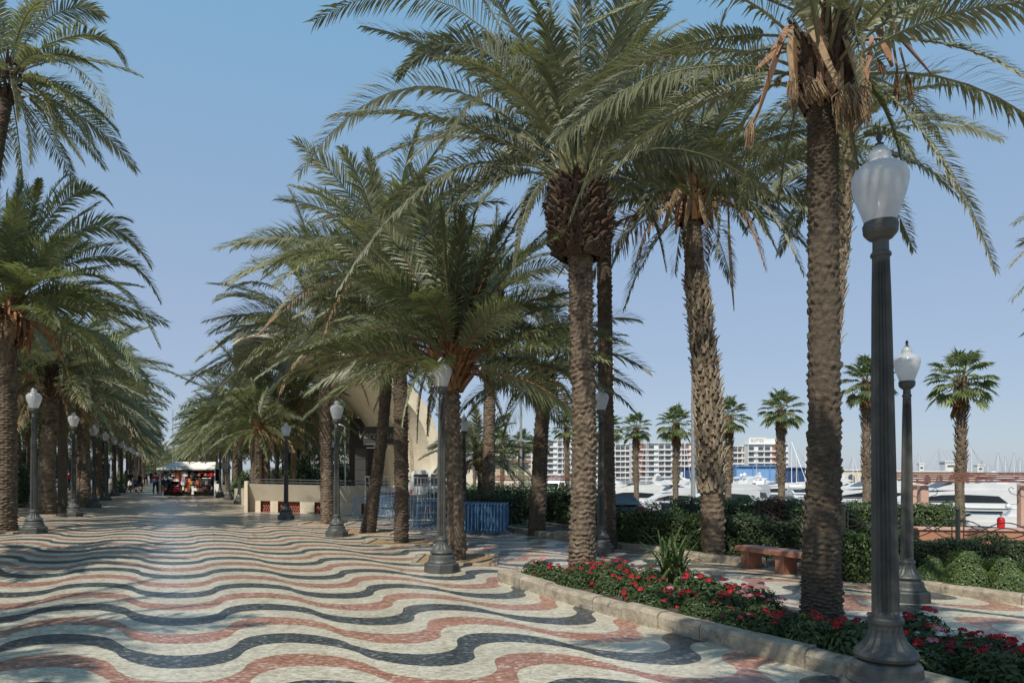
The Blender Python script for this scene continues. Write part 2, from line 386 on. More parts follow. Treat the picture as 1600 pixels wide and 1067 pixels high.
# ------------------------------------------------------------------ palms
def nrm(a): return a / np.maximum(np.linalg.norm(a, axis=-1, keepdims=True), 1e-9)
def frond(mb, p0, p1, p2, rs, pairs=70, lw=.028, lmax=.5, start=.2, mi=0, ms=1, rw=.022, twist=None, vee=.45, droop=.35):
    p0, p1, p2 = (np.array(p, dtype=float) for p in (p0, p1, p2))
    nk = 9
    tk = np.linspace(0, 1, nk)[:, None]
    rk = (1 - tk) ** 2 * p0 + 2 * tk * (1 - tk) * p1 + tk ** 2 * p2
    mb.tube([tuple(x) for x in rk], list(np.linspace(rw, rw * .18, nk)), 4 if pairs > 50 else 3, ms, cap=False)
    rng = np.random.RandomState(rs)
    n = int(pairs * 1.2); lw = lw * 1.32; lmax = lmax * 1.3
    t = np.repeat(start + (1 - start) * (np.arange(n) + .5) / n, 2)
    t = np.clip(t + rng.uniform(-.3, .3, 2 * n) * (1 - start) / n, 0, 1)[:, None]
    side = np.tile([1., -1.], n)[:, None]
    b = (1 - t) ** 2 * p0 + 2 * t * (1 - t) * p1 + t ** 2 * p2
    T = nrm(2 * (1 - t) * (p1 - p0) + 2 * t * (p2 - p1))
    ref = np.cross(p1 - p0, p2 - p1)
    if np.linalg.norm(ref) < 1e-4: ref = np.cross(p2 - p0, [0.3, .2, 1])
    ref = ref / np.linalg.norm(ref)
    S0 = nrm(ref - T * (T * ref).sum(1, keepdims=True)); N0 = np.cross(S0, T)
    if N0[:, 2].mean() < 0: N0 = -N0
    tw = (rng.uniform(-1.1, 1.1) if twist is None else twist * rng.choice([-1, 1])) + rng.uniform(-.6, .6) * t
    S = S0 * np.cos(tw) + N0 * np.sin(tw); N = N0 * np.cos(tw) - S0 * np.sin(tw)
    tt = (t - start) / (1 - start)
    a = np.radians(66 - 40 * tt + rng.uniform(-9, 9, (2 * n, 1)))
    ve = vee + rng.uniform(-.28, .28, (2 * n, 1))
    D = nrm(T * np.cos(a) + (S * side * np.cos(ve) + N * np.sin(ve)) * np.sin(a))
    L = lmax * np.minimum(1, .35 + 2.4 * tt) * (1 - .62 * np.clip((tt - .45) / .55, 0, 1) ** 1.3) * rng.uniform(.82, 1.1, (2 * n, 1))
    W = nrm(np.cross(D, N * np.cos(.7) + S * side * .5)) * lw * .5 * (1 - .4 * tt)
    g = np.array([0, 0, -1.])
    mid = b + D * L * .5 + g * L * .05 * droop
    D2 = nrm(D + g * droop * rng.uniform(.6, 1.4, (2 * n, 1)))
    tip = mid + D2 * L * .5
    V = np.stack([b - W * .5, b + W * .5, mid + W, mid - W, tip], 1).reshape(-1, 3)
    i = np.arange(2 * n)[:, None] * 5
    mb.add(V, np.concatenate([i, i + 1, i + 2, i + 3], 1), mi)
    mb.f.append((np.concatenate([i + 3, i + 2, i + 4], 1) + mb.n0, mi))

def crown(mb, c, rs, n=46, L=3.6, el=(82, -30), pairs=70, lw=.028, lm=.14, droop=1.0, rad=.16, az=None, rw=.024, lift=.0, pw=.8, dead=0):
    """a head of arching fronds round the point c"""
    r = random.Random(rs)
    for k in range(n):
        f = ((k + .5) / n) ** pw
        e = R(el[0] + (el[1] - el[0]) * f + r.uniform(-8, 8))
        a = k * 2.39996 + r.uniform(-.25, .25)
        if az: a = az[0] + (az[1] - az[0]) * ((k * .618034 + r.uniform(-.02, .02)) % 1)
        ll = L * r.uniform(.84, 1.1) * (.78 + .22 * min(1, f * 3))
        h = Vector((math.cos(a), math.sin(a), 0))
        d = h * math.cos(e) + Vector((0, 0, math.sin(e)))
        p0 = Vector(c) + h * rad * min(1, .35 + f) + Vector((0, 0, -.55 * f + lift))
        p1 = p0 + d * ll * .52
        dr = droop * (.35 + .95 * math.cos(e)) * r.uniform(.75, 1.25)
        d2 = (d + Vector((0, 0, -dr)) + h * .15).normalized()
        p2 = p1 + d2 * ll * .52
        dd = dead and k >= n - dead
        if dd: p1 = p0 + (h * .8 + Vector((0, 0, .25))) * ll * .3; p2 = p1 + (h * .25 + Vector((0, 0, -1))) * ll * .5
        yel = dead and not dd and k > n * .6 and r.random() < .12
        frond(mb, p0, p1, p2, rs * 997 + k, pairs, lw * (.7 if dd else 1), ll * lm * (.7 if dd else 1), start=.17, mi=2 if (dd or yel) else 0, ms=2 if dd else 1, rw=rw, droop=1.4 if dd else .3 + .35 * f)
def path_pts(ctrl, rads, n):
    """smooth path through 3-D control points with radii"""
    ctrl = [Vector(p) for p in ctrl]; k = len(ctrl) - 1
    out = []
    for i in range(n + 1):
        t = i / n * k; j = min(int(t), k - 1); u = t - j
        a = ctrl[max(j - 1, 0)]; b = ctrl[j]; c = ctrl[j + 1]; d = ctrl[min(j + 2, k)]
        p = .5 * ((2 * b) + (c - a) * u + (2 * a - 5 * b + 4 * c - d) * u * u + (3 * b - a - 3 * c + d) * u ** 3)
        out.append((p, rads[j] + (rads[j + 1] - rads[j]) * u))
    return out
def trunk(mb, ctrl, rads, rs, rh=.075, nc=9, amp=.03, sub=6, vs=5, jag=.25, flare=0):
    """palm stem with staggered leaf-base scars as real relief"""
    ctrl = [Vector(p) for p in ctrl]
    H = sum((ctrl[i + 1] - ctrl[i]).length for i in range(len(ctrl) - 1))
    nv = max(8, int(H / rh * vs)); nu = nc * sub
    pts = path_pts(ctrl, rads, nv)
    rng = np.random.RandomState(rs)
    rnd_cell = rng.uniform(.25, 1.4, (4096,))
    nr_ = int(H / rh / 1.7) + 4; gridn = rng.uniform(-.42, .42, (nr_, nc * 2)); cu = np.arange(nu) / nu * nc * 2; c0 = np.floor(cu).astype(int); cf = cu - c0
    th = np.arange(nu) / nu * 2 * np.pi
    V = np.zeros((nv + 1, nu, 3))
    wav = .22 * np.sin(th + rs) + .10 * np.sin(3 * th + 2 * rs)
    for i, (p, r) in enumerate(pts):
        z = i / nv * H
        v = z / rh + wav + .12 * np.sin(z * 5 + th * 2) + .10 * np.sin(th * nc * .5 + z * 9)
        gy = z / rh / 1.7; g0 = int(gy); gf = gy - g0
        ga = gridn[g0, c0 % (2 * nc)] * (1 - cf) + gridn[g0, (c0 + 1) % (2 * nc)] * cf; gb = gridn[g0 + 1, c0 % (2 * nc)] * (1 - cf) + gridn[g0 + 1, (c0 + 1) % (2 * nc)] * cf
        v = v + ga * (1 - gf) + gb * gf
        row = np.floor(v); fv = v - row
        u = th / (2 * np.pi) * nc + .5 * (row % 2)
        col = np.floor(u); fu = u - col - .5
        cell = rnd_cell[(row * 37 + (col % nc) * 11).astype(int) % 4096]
        prof = np.where(fv < .8, (fv / .8) ** 1.2, 1 - (fv - .8) / .2) * (1 - np.abs(2 * fu) ** 3.5)
        rr = r * .80 + amp * (prof * cell - .35) + amp * jag * rng.uniform(-.5, .5, nu)
        if flare and z < .5: rr = rr + flare * (1 - z / .5) ** 2
        V[i, :, 0] = p.x + rr * np.cos(th); V[i, :, 1] = p.y + rr * np.sin(th); V[i, :, 2] = p.z - amp * .3 * prof
    i, j = np.meshgrid(np.arange(nv), np.arange(nu), indexing='ij'); i = i.ravel(); j = j.ravel(); j2 = (j + 1) % nu
    mb.add(V.reshape(-1, 3), np.stack([i * nu + j, i * nu + j2, (i + 1) * nu + j2, (i + 1) * nu + j], 1))
def stubs(mb, ctrl, rads, rs, n=120, ln=.22, wd=.10, th=.03, out=.6, mi=0, curl=.0, nm=1, tipw=.3):
    """cut leaf bases standing off the stem, pointing up and out"""
    r = random.Random(rs)
    pts = path_pts(ctrl, rads, 200)
    for k in range(n):
        i = min(200, int((k + r.random()) / n * 200)); p, rad = pts[i]
        a = k * 2.39996 + r.uniform(-.3, .3)
        h = Vector((math.cos(a), math.sin(a), 0)); s = Vector((-h.y, h.x, 0))
        up = Vector((0, 0, 1)); o = out * r.uniform(.6, 1.3)
        d = (up + h * o).normalized(); l = ln * r.uniform(.6, 1.35); w_ = wd * r.uniform(.7, 1.2)
        b = p + h * (rad - .03); nn = d.cross(s).normalized()
        d2 = (d + h * curl * r.uniform(-.4, 1) + s * r.uniform(-.25, .25)).normalized()
        m = b + d * l * .55; e = m + d2 * l * .45
        V = []
        for q, ww, tt in ((b, w_, th * 1.5), (m, w_ * .60, th), (e, w_ * tipw, th * .6)):
            V += [q - s * ww / 2 - nn * tt / 2, q + s * ww / 2 - nn * tt / 2, q + s * ww / 2 + nn * tt / 2, q - s * ww / 2 + nn * tt / 2]
        f = [(4 * g + a_, 4 * g + (a_ + 1) % 4, 4 * g + 4 + (a_ + 1) % 4, 4 * g + 4 + a_) for g in (0, 1) for a_ in range(4)] + [(8, 9, 10, 11)]
        mb.add([tuple(x) for x in V], f, mi if nm == 1 else r.choice([0, 0, 0, 1, 1, 2][:nm * 2]))
def strap(mb, pts, wd, mi=0, th=.012, rs=0):
    """flat dead leaf stalk or bract through points"""
    pts = [Vector(p) for p in pts]; V = []; r = random.Random(rs)
    tw = r.uniform(-.6, .6)
    for i, p in enumerate(pts):
        t = (pts[min(i + 1, len(pts) - 1)] - pts[max(0, i - 1)]).normalized()
        s = Vector((math.cos(tw + i * .12), math.sin(tw + i * .12), 0)); s = (s - t * s.dot(t)).normalized(); nn = t.cross(s)
        ww = wd[i] if isinstance(wd, (list, tuple)) else wd
        V += [p - s * ww / 2 - nn * th / 2, p + s * ww / 2 - nn * th / 2, p + s * ww / 2 + nn * th / 2 , p - s * ww / 2 + nn * th / 2]
    f = [(4 * g + a, 4 * g + (a + 1) % 4, 4 * g + 4 + (a + 1) % 4, 4 * g + 4 + a) for g in range(len(pts) - 1) for a in range(4)] + [(3, 2, 1, 0), tuple(len(V) - 4 + q for q in range(4))]
    mb.add([tuple(x) for x in V], f, mi)
def broom(mb, top, bot, spread, n=70, rs=0, mi=0, lw=.008):
    """spent fruit stalk: a brush of thin hanging strands"""
    r = random.Random(rs); top = Vector(top); bot = Vector(bot)
    for k in range(n):
        a = r.uniform(0, 6.283); q = spread * math.sqrt(r.random())
        o = Vector((math.cos(a) * q, math.sin(a) * q, 0))
        s = top.lerp(bot, r.uniform(0, .45)); e = s.lerp(bot, r.uniform(.5, 1)) + o
        m = s.lerp(e, .5) + o * .35 + Vector((0, 0, .02))
        mb.tube([s, m, e], [lw, lw * .8, lw * .5], 3, mi, cap=False)
def deadfrond(mb, pts, rs, mi=0):
    p0, p1, p2 = pts
    frond(mb, p0, p1, p2, rs, 34, .02, .30, start=.25, mi=mi, ms=mi, rw=.02, vee=-.3, droop=2.2)

def palm_root(name, label, base, cat='palm tree', group=None, rz=0):
    return thing(name, label, cat, base, rz, group)

class Near:
    """a hand-placed date palm; all shapes in coordinates relative to its base"""
    def __init__(s, label, base, depth=None):
        s.b = at(*base) if depth is None else depth
        s.d = s.b.y; s.root = palm_root('date_palm', label, s.b); s.rel = lambda v: Vector(v) - s.b
        s.cm = MB()
    def px(s, x, y, dy=0): return P(x, y, s.d + dy) - s.b
    def stem(s, pts, rads, rs, m='bark', **k):
        mb = MB(); cs = [Vector((0, 0, -.08))] + [s.px(*p) for p in pts]; s.cs = cs; s.rads = rads
        trunk(mb, cs, rads, rs, **k); mb.build('trunk', M[m], s.root, True)
    def part(s, name, mb, m, smooth=False): return mb.build(name, M[m] if isinstance(m, str) else [M[x] for x in m], s.root, smooth)
    def fr(s, p0, p1, p2, rs, dy1=0, dy2=0, L=None, dy0=0, **k):
        a, b, c = s.px(*p0, dy0), s.px(*p1, dy1), s.px(*p2, dy2)
        ln = (b - a).length * .5 + (c - b).length * .5 + (c - a).length * .0
        frond(s.cm, a, b, c, rs, k.pop('pairs', 84), k.pop('lw', .027), (L or ln * .125), **k)

# ------------------------------------------------------------------ the near palms, one by one
# right foreground palm with the broad smooth foot
n1 = Near('large date palm in the flower bed beside the nearest lamp post, shaggy with orange stalks', (1284, 986))
n1.stem([(1284, 880), (1288, 640), (1286, 330), (1285, 190), (1286, 120)], [.33, .275, .232, .222, .215, .23], 3, 'barkg', rh=.058, nc=13, amp=.036, sub=6, jag=.35, flare=.05)
mb = MB(); c1 = [n1.px(1285, 175), n1.px(1288, 60)]
stubs(mb, c1, [.22, .28], 5, n=110, ln=.34, wd=.13, out=.45)
mb.ball(tuple(n1.px(1287, 95)), .30, 14, 10, squash=(1, 1, 1.5)); n1.part('leaf_base_boss', mb, 'fibre')
mb = MB()
def sp(*a): return [n1.px(*q) for q in a]
strap(mb, sp((1232, 40, -.1), (1208, 85, -.25), (1180, 110, -.3)), [.07, .11, .03], 0, rs=1)
strap(mb, sp((1222, 60, -.2), (1206, 110, -.3), (1185, 175, -.32), (1172, 200, -.3)), [.09, .10, .05, .025], 0, rs=2)
strap(mb, sp((1236, 40, -.3), (1234, 80, -.34), (1238, 128, -.36)), [.06, .07, .05], 1, rs=3)
strap(mb, sp((1252, 20, -.3), (1282, 72, -.45), (1312, 138, -.48)), [.075, .085, .06], 1, rs=4)
strap(mb, sp((1318, 55, -.3), (1334, 95, -.4), (1348, 150, -.4)), [.06, .10, .07], 1, rs=5)
strap(mb, sp((1385, 20, -.2), (1412, 65, -.25), (1455, 116, -.2)), [.05, .12, .04], 2, rs=6)
strap(mb, sp((1370, 40, .0), (1385, 75, -.1), (1394, 105, -.1)), [.07, .11, .03], 0, rs=7)
strap(mb, sp((1392, 45, -.1), (1402, 110, -.1)), [.03, .022], 1, rs=8)
strap(mb, sp((1406, 75, .1), (1418, 120, .1)), [.025, .018], 1, rs=9)
strap(mb, sp((1345, 90, -.35), (1352, 150, -.4), (1356, 190, -.38)), [.05, .09, .02], 0, rs=10)
for k in range(7):
    x = 1235 + 140 * rnd.random(); strap(mb, sp((x, 50 + 40 * rnd.random(), -.25), (x + rnd.uniform(-14, 14), 120 + 30 * rnd.random(), -.33), (x + rnd.uniform(-22, 22), 150 + 45 * rnd.random(), -.3)), [.05, .07, .02], rnd.choice([0, 1, 2, 1]), rs=20 + k)
n1.part('dead_stalks', mb, ['deadmix', 'dead', 'petred'])
for (a, b, sprd, n_) in (((1326, 128, -.48), (1335, 205, -.5), .20, 190), ((1310, 138, -.48), (1326, 190, -.5), .15, 90), ((1175, 185, -.3), (1168, 235, -.3), .06, 50), ((1239, 108, -.36), (1238, 165, -.36), .07, 70),
                       ((1262, 120, -.35), (1285, 160, -.4), .14, 90), ((1402, 105, -.1), (1402, 172, -.1), .05, 60), ((1416, 110, .1), (1424, 162, .1), .04, 50), ((1370, 90, -.1), (1380, 118, -.1), .05, 40), ((1218, 118, -.1), (1214, 138, -.1), .04, 30), ((1352, 120, -.4), (1344, 200, -.42), .12, 110)):
    mb = MB(); broom(mb, n1.px(*a), n1.px(*b), sprd, n_, n_, 0, .006); n1.part('fruit_stalk', mb, 'dead')
for (p0, p1, p2, d1, d2) in (((1300, 70), (1500, 30), (1640, 150), -.6, -1.0), ((1310, 95), (1470, 170), (1556, 422), -.2, -.1), ((1325, 105), (1398, 150), (1412, 285), -.5, -.5),
                             ((1300, 60), (1500, -60), (1690, 40), .4, .9), ((1275, 65), (1080, 20), (880, 165), .3, .8), ((1280, 40), (1120, -70), (920, 40), -.2, -.6),
                             ((1270, 75), (1120, 85), (1010, 235), 1.2, 2.0), ((1270, 100), (1180, 110), (1100, 330), .9, 1.3), ((1300, 110), (1380, 110), (1470, 190), 1.0, 1.9), ((1265, 110), (1230, 190), (1215, 330), 1.0, 1.5),
                             ((1300, 60), (1370, -60), (1530, -90), .9, 1.6), ((1300, 40), (1335, -70), (1345, 130), -.7, -1.25), ((1310, 120), (1330, 180), (1352, 330), .9, 1.3), ((1290, 20), (1280, -160), (1420, -260), -.8, -1.6), ((1290, 20), (1200, -160), (1020, -170), -.7, -1.0), ((1275, 80), (1170, 60), (1060, 130), .9, 1.5)):
    n1.fr(p0, p1, p2, int(p2[0] * 7 + p2[1]) % 9999, d1, d2, start=.2, twist=.8)
crown(n1.cm, n1.px(1287, 62), 11, n=26, L=3.5, el=(80, 8), pairs=76, lw=.026, lm=.12)
n1.part('crown', n1.cm, ['leafA', 'petiole'])

# second palm of the bed, with the brown boss
n2 = Near('date palm with a thick dark brown boss at the far end of the flower bed', (908, 902))
n2.stem([(911, 800), (913, 640), (908, 500), (907, 395), (906, 330)], [.325, .29, .275, .275, .28, .3], 5, 'bark', rh=.078, nc=12, amp=.045, sub=7, vs=7)
mb = MB(); cb = [n2.px(906, 404), n2.px(905, 388), n2.px(905, 348), n2.px(904, 310), n2.px(903, 285)]
stubs(mb, cb, [.36, .50, .55, .50, .34], 8, n=380, ln=.17, wd=.14, out=1.3, th=.05, curl=1.8, nm=2)
trunk(mb, cb, [.40, .60, .66, .58, .36], 4, rh=.12, nc=12, amp=.08, sub=5, jag=.7); n2.part('leaf_base_boss', mb, ['fibre', 'barkd'])
mb = MB(); stubs(mb, [n2.px(904, 300), n2.px(903, 258)], [.32, .22], 9, n=46, ln=.5, wd=.13, out=.35, th=.04); n2.part('stalk_bases', mb, 'petiole')
for (p0, p1, p2, d1, d2) in (((884, 270), (650, 0), (466, 272), -.4, -.8), ((890, 262), (755, -30), (622, 118), -.2, -.5), ((890, 265), (772, 30), (690, 232), -.8, -1.2), ((895, 255), (730, -120), (492, 34), .2, .5),
                             ((882, 280), (690, 175), (527, 455), -.5, -1.0), ((872, 285), (822, 262), (803, 418), -.4, -.5), ((915, 255), (985, 110), (890, 342), -1.1, -1.7), ((925, 268), (1060, 180), (1205, 305), .2, .3),
                             ((925, 258), (1000, 120), (1095, 50), .2, .5), ((885, 272), (760, 130), (640, 250), .9, 1.6), ((890, 262), (800, 60), (720, -60), .6, 1.2), ((900, 250), (860, 20), (840, -130), -.5, -.8), ((905, 250), (915, 10), (960, -120), .2, .6),
                             ((910, 250), (950, 60), (1060, -40), -.7, -1.2), ((895, 250), (800, -60), (640, -60), 1.0, 1.6), ((915, 255), (980, 60), (1150, 120), 1.0, 1.8), ((880, 280), (800, 215), (700, 330), 1.4, 2.0), ((930, 275), (1010, 250), (1040, 420), 1.2, 1.5), ((880, 276), (740, 240), (640, 400), .6, .9)):
    n2.fr(p0, p1, p2, int(p2[0] * 7 + p2[1]) % 9999, d1, d2, start=.18, twist=.95, lw=.036)
crown(n2.cm, n2.px(903, 250), 21, n=26, L=4.3, el=(84, 30), pairs=80, lw=.034, lm=.115)
n2.part('crown', n2.cm, ['leafA', 'petiole'])

# tall dark palm just behind it
n3 = Near('tall plain dark trunked date palm right behind the palm with the brown boss', (951, 857))
n3.stem([(948, 700), (944, 400), (943, 180)], [.27, .25, .235, .22], 9, 'barkd', rh=.09, nc=8, amp=.035, sub=5, vs=5)
mb = MB(); stubs(mb, [n3.px(943, 260), n3.px(943, 165)], [.24, .3], 6, n=70, ln=.35); n3.part('leaf_base_boss', mb, 'fibre')
crown(n3.cm, n3.px(943, 165), 31, n=44, L=3.9, el=(80, -28), pairs=58, lw=.034)
n3.part('crown', n3.cm, ['leafA', 'petiole'])

# palm with the curved stem at the kerb corner
n4 = Near('date palm with a curved ragged trunk at the kerb corner left of the red bench', (1116, 874))
n4.stem([(1112, 770), (1108, 660), (1098, 540), (1087, 440), (1080, 345), (1082, 310)], [.33, .33, .34, .28, .265, .26, .26], 6, 'bark', rh=.10, nc=9, amp=.05, sub=6, vs=6)
mb = MB(); stubs(mb, n4.cs[1:5], [.33, .33, .28, .25], 12, n=560, ln=.22, wd=.08, out=.34, th=.03, curl=1.1, tipw=.10); n4.part('old_leaf_bases', mb, 'stubl')
mb = MB(); stubs(mb, [n4.px(1080, 350), n4.px(1083, 285)], [.30, .34], 14, n=110, ln=.38, wd=.14, out=.5); n4.part('leaf_base_boss', mb, 'petred')
mb = MB()
for k, q in enumerate((((1060, 290, -.3), (1048, 325, -.4), (1034, 362, -.4)), ((1064, 295, -.4), (1060, 330, -.45), (1056, 366, -.4)), ((1078, 290, -.4), (1075, 330, -.5), (1068, 362, -.5)), ((1100, 290, -.3), (1108, 325, -.35), (1114, 358, -.3)), ((1108, 290, -.1), (1118, 318, -.1), (1120, 345, 0)), ((1055, 275, -.2), (1042, 300, -.3), (1030, 318, -.3)), ((1092, 295, -.45), (1098, 330, -.5), (1106, 362, -.45)))):
    strap(mb, [n4.px(*z) for z in q], [.08, .17, .04], k % 2, rs=k)
n4.part('dead_stalks', mb, ['dead', 'petred'])
mb = MB(); strap(mb, [n4.px(*z) for z in ((1112, 300, -.2), (1128, 306, -.2), (1138, 322, -.2), (1139, 370, -.2), (1143, 430, -.2), (1147, 486, -.2))], [.03, .03, .03, .06, .07, .015], 0, rs=3); n4.part('hanging_dead_frond', mb, 'dead')
for (p0, p1, p2, d1, d2) in (((1095, 292), (1190, 250), (1256, 428), -.2, -.2), ((1098, 290), (1170, 285), (1215, 395), -.6, -1.0), ((1070, 292), (1010, 250), (955, 325), -.3, -.5), ((1095, 285), (1200, 200), (1300, 330), .5, .8), ((1072, 290), (1020, 300), (985, 345), .6, 1.0), ((1085, 290), (1130, 250), (1120, 400), -1.2, -1.7), ((1085, 280), (1180, 180), (1275, 190), -.3, -.5)):
    n4.fr(p0, p1, p2, int(p2[0] * 7 + p2[1]) % 9999, d1, d2, twist=.8, pairs=70, lw=.034)
crown(n4.cm, n4.px(1083, 285), 41, n=48, L=3.7, el=(82, -8), pairs=62, lw=.036, dead=3)
n4.part('crown', n4.cm, ['leafA', 'petiole', 'dead'])

# thin ragged palm hidden behind the big one
n5 = Near('slim palm with a pale ragged trunk leaning out from behind the large foreground palm', (1266, 888))
n5.stem([(1280, 720), (1305, 500), (1320, 300), (1326, 200)], [.17, .16, .15, .15, .14], 7, 'bark', rh=.09, nc=7, amp=.03, sub=5, vs=5)
mb = MB(); stubs(mb, n5.cs, [.17, .16, .15, .15, .14], 17, n=520, ln=.24, wd=.09, out=.45, th=.02, curl=.6, tipw=.12); n5.part('old_leaf_bases', mb, 'stubl')
crown(n5.cm, n5.px(1328, 195), 51, n=30, L=2.6, el=(80, -32), pairs=52, lw=.034)
n5.part('crown', n5.cm, ['leafA', 'petiole'])

# short palm behind the middle lamp
n6 = Near('short wide date palm with rusty red leaf stalks behind the centre lamp post', (714, 874))
n6.stem([(711, 780), (707, 680), (705, 600), (706, 575)], [.27, .235, .22, .23, .25], 8, 'bark', rh=.125, nc=7, amp=.06, sub=8, vs=8)
mb = MB(); stubs(mb, [n6.px(706, 612), n6.px(707, 550)], [.25, .36], 24, n=150, ln=.42, wd=.12, out=.8, th=.04)
mb.ball(tuple(n6.px(707, 568)), .34, 12, 8, squash=(1, 1, 1.3)); n6.part('leaf_base_boss', mb, 'petred')
for (p0, p1, p2, d1, d2) in (((690, 550), (560, 500), (430, 600), -.6, -1.0), ((690, 545), (560, 470), (400, 590), -.2, -.4), ((725, 550), (800, 520), (850, 640), -.2, -.3), ((730, 545), (830, 470), (900, 560), .1, .3), ((725, 560), (770, 590), (790, 670), .2, .4), ((690, 560), (655, 560), (652, 690), .5, .9), ((692, 565), (640, 560), (628, 665), -.3, -.4), ((700, 565), (672, 590), (668, 680), .9, 1.3), ((690, 560), (620, 545), (585, 640), .7, 1.2),
                             ((700, 530), (600, 330), (480, 380), -.2, -.5), ((705, 530), (660, 350), (640, 255), .2, .2), ((710, 530), (720, 350), (700, 280), -.6, -1.2), ((715, 530), (800, 380), (880, 400), -.3, -.6), ((712, 530), (770, 360), (830, 300), .3, .5)):
    n6.fr(p0, p1, p2, int(p2[0] * 7 + p2[1]) % 9999, d1, d2, twist=.8, pairs=74, lw=.034)
crown(n6.cm, n6.px(707, 545), 61, n=64, L=3.7, el=(88, 2), pairs=66, lw=.036, pw=1.05, droop=.7)
n6.part('crown', n6.cm, ['leafB', 'petred'])

def mid(label, base, pts, rads, rs, cpx, m='bark', boss=None, n=48, L=3.9, el=(82, -25), leaf='leafA', pairs=54, lw=.040, stub=None, sm='petiole', rh=.10, nc=8, extra=(), stubm='fibre', amp=.04):
    p = Near(label, base)
    p.stem(pts, rads, rs, m, rh=rh, nc=nc, amp=amp, sub=5, vs=5)
    if boss:
        mb = MB(); stubs(mb, [p.px(*boss[0]), p.px(*boss[1])], [boss[2], boss[3]], rs + 50, n=120, ln=.32, wd=.14, out=.6); 
        mb.ball(tuple((p.px(*boss[0]) + p.px(*boss[1])) / 2), (boss[2] + boss[3]) / 2, 12, 8, squash=(1, 1, 1.4)); p.part('leaf_base_boss', mb, stubm)
    for k, (p0, p1, p2, d1, d2) in enumerate(extra): p.fr(p0, p1, p2, rs * 31 + k, d1, d2, pairs=pairs + 8, lw=lw, L=.62, twist=.7)
    crown(p.cm, p.px(*cpx), rs, n=n, L=L, el=el, pairs=pairs, lw=lw, dead=4)
    p.part('crown', p.cm, [leaf, sm, 'dead']); return p
mid('date palm with a straight dark trunk in the pit left of the centre lamp post', (627, 847), [(627, 720), (624, 560), (610, 420)], [.25, .24, .23, .23], 71, (602, 408), 'barkd', boss=((612, 470), (607, 415), .26, .32), L=4.1, n=62, el=(87, -8), leaf='leafA', rh=.085)
mid('date palm with a trunk curving up to the right in front of the bandstand wall', (574, 832), [(584, 770), (596, 690), (603, 600), (604, 500)], [.33, .25, .22, .22, .22], 72, (604, 490), 'barkd', L=3.5, n=52, el=(82, -8), boss=((604, 540), (604, 490), .26, .3), rh=.07)
mid('date palm with a pale knobbly trunk beside the dark lamp post by the bandstand', (512, 818), [(510, 740), (508, 640), (506, 545)], [.31, .28, .26, .26], 73, (508, 535), 'bark', L=4.4, n=56, el=(85, 0), boss=((507, 585), (508, 535), .30, .34), leaf='leafA', rh=.09,
    extra=(((500, 540), (430, 500), (303, 585), 0, 0), ((500, 530), (420, 450), (328, 520), -.5, -.6), ((500, 525), (430, 410), (358, 450), 0, .3), ((505, 520), (450, 440), (394, 405), .6, 1.0), ((498, 535), (420, 520), (345, 600), 1.0, 1.6), ((500, 540), (410, 520), (330, 625), -.3, -.5), ((500, 540), (430, 510), (360, 610), -1.2, -1.9), ((500, 535), (400, 490), (310, 560), .6, .9), ((500, 530), (410, 470), (335, 545), -.9, -1.3), ((500, 530), (390, 440), (340, 470), -.6, -.8), ((510, 520), (500, 400), (455, 300), .4, .7), ((505, 525), (490, 420), (430, 370), -.5, -.8)))
mid('date palm with a grey trunk standing behind the stack of blue barriers', (763, 817), [(764, 700), (766, 570), (771, 470)], [.33, .31, .28, .27], 74, (773, 455), 'bark', L=3.6, n=46, boss=((770, 500), (773, 455), .3, .34), rh=.09)
mid('date palm with a leaning stained trunk and bulging top right of the blue barriers', (838, 836), [(842, 760), (845, 690), (848, 640), (846, 590)], [.37, .32, .29, .28, .3], 75, (845, 572), 'barkd', L=3.3, n=32, el=(80, -8), boss=((849, 630), (845, 578), .38, .36), rh=.11, sm='petiole',
    extra=(((850, 570), (930, 520), (1014, 580), 0, 0), ((852, 566), (920, 480), (998, 500), .2, .3), ((850, 575), (890, 560), (905, 640), -.4, -.6)))
mid('low young palm with feathery fronds between the bandstand side wall and the grey palm trunk', (752, 812), [(752, 770), (750, 710)], [.2, .18, .17], 76, (750, 700), 'barkd', L=2.6, n=34, pairs=44, boss=((750, 735), (750, 700), .2, .24))

# left row, nearest two
n8 = Near('nearest left date palm with a huge crown, its trunk cut by the picture edge', (6, 829))
n8.stem([(7, 740), (8, 640), (9, 545), (9, 500)], [.42, .385, .36, .35, .36], 15, 'bark', rh=.07, nc=10, amp=.045, sub=6, vs=6, flare=.06)
mb = MB(); stubs(mb, [n8.px(9, 545), n8.px(10, 470)], [.38, .46], 25, n=150, ln=.42, wd=.14, out=.55)
mb.ball(tuple(n8.px(9, 500)), .40, 12, 8, squash=(1, 1, 1.4)); n8.part('leaf_base_boss', mb, 'petred')
mb = MB()
for k in range(46):
    a = rnd.uniform(0, 6.283); h = Vector((math.cos(a), math.sin(a), 0)); z0 = n8.px(9, rnd.uniform(465, 505))
    strap(mb, [z0 + h * .4, z0 + h * rnd.uniform(.55, .7) + Vector((0, 0, -.25)), z0 + h * rnd.uniform(.5, .7) + Vector((0, 0, -rnd.uniform(.6, 1.1)))], [.07, .09, .03], k % 2, rs=k)
n8.part('dead_stalks', mb, ['deador', 'dead'])
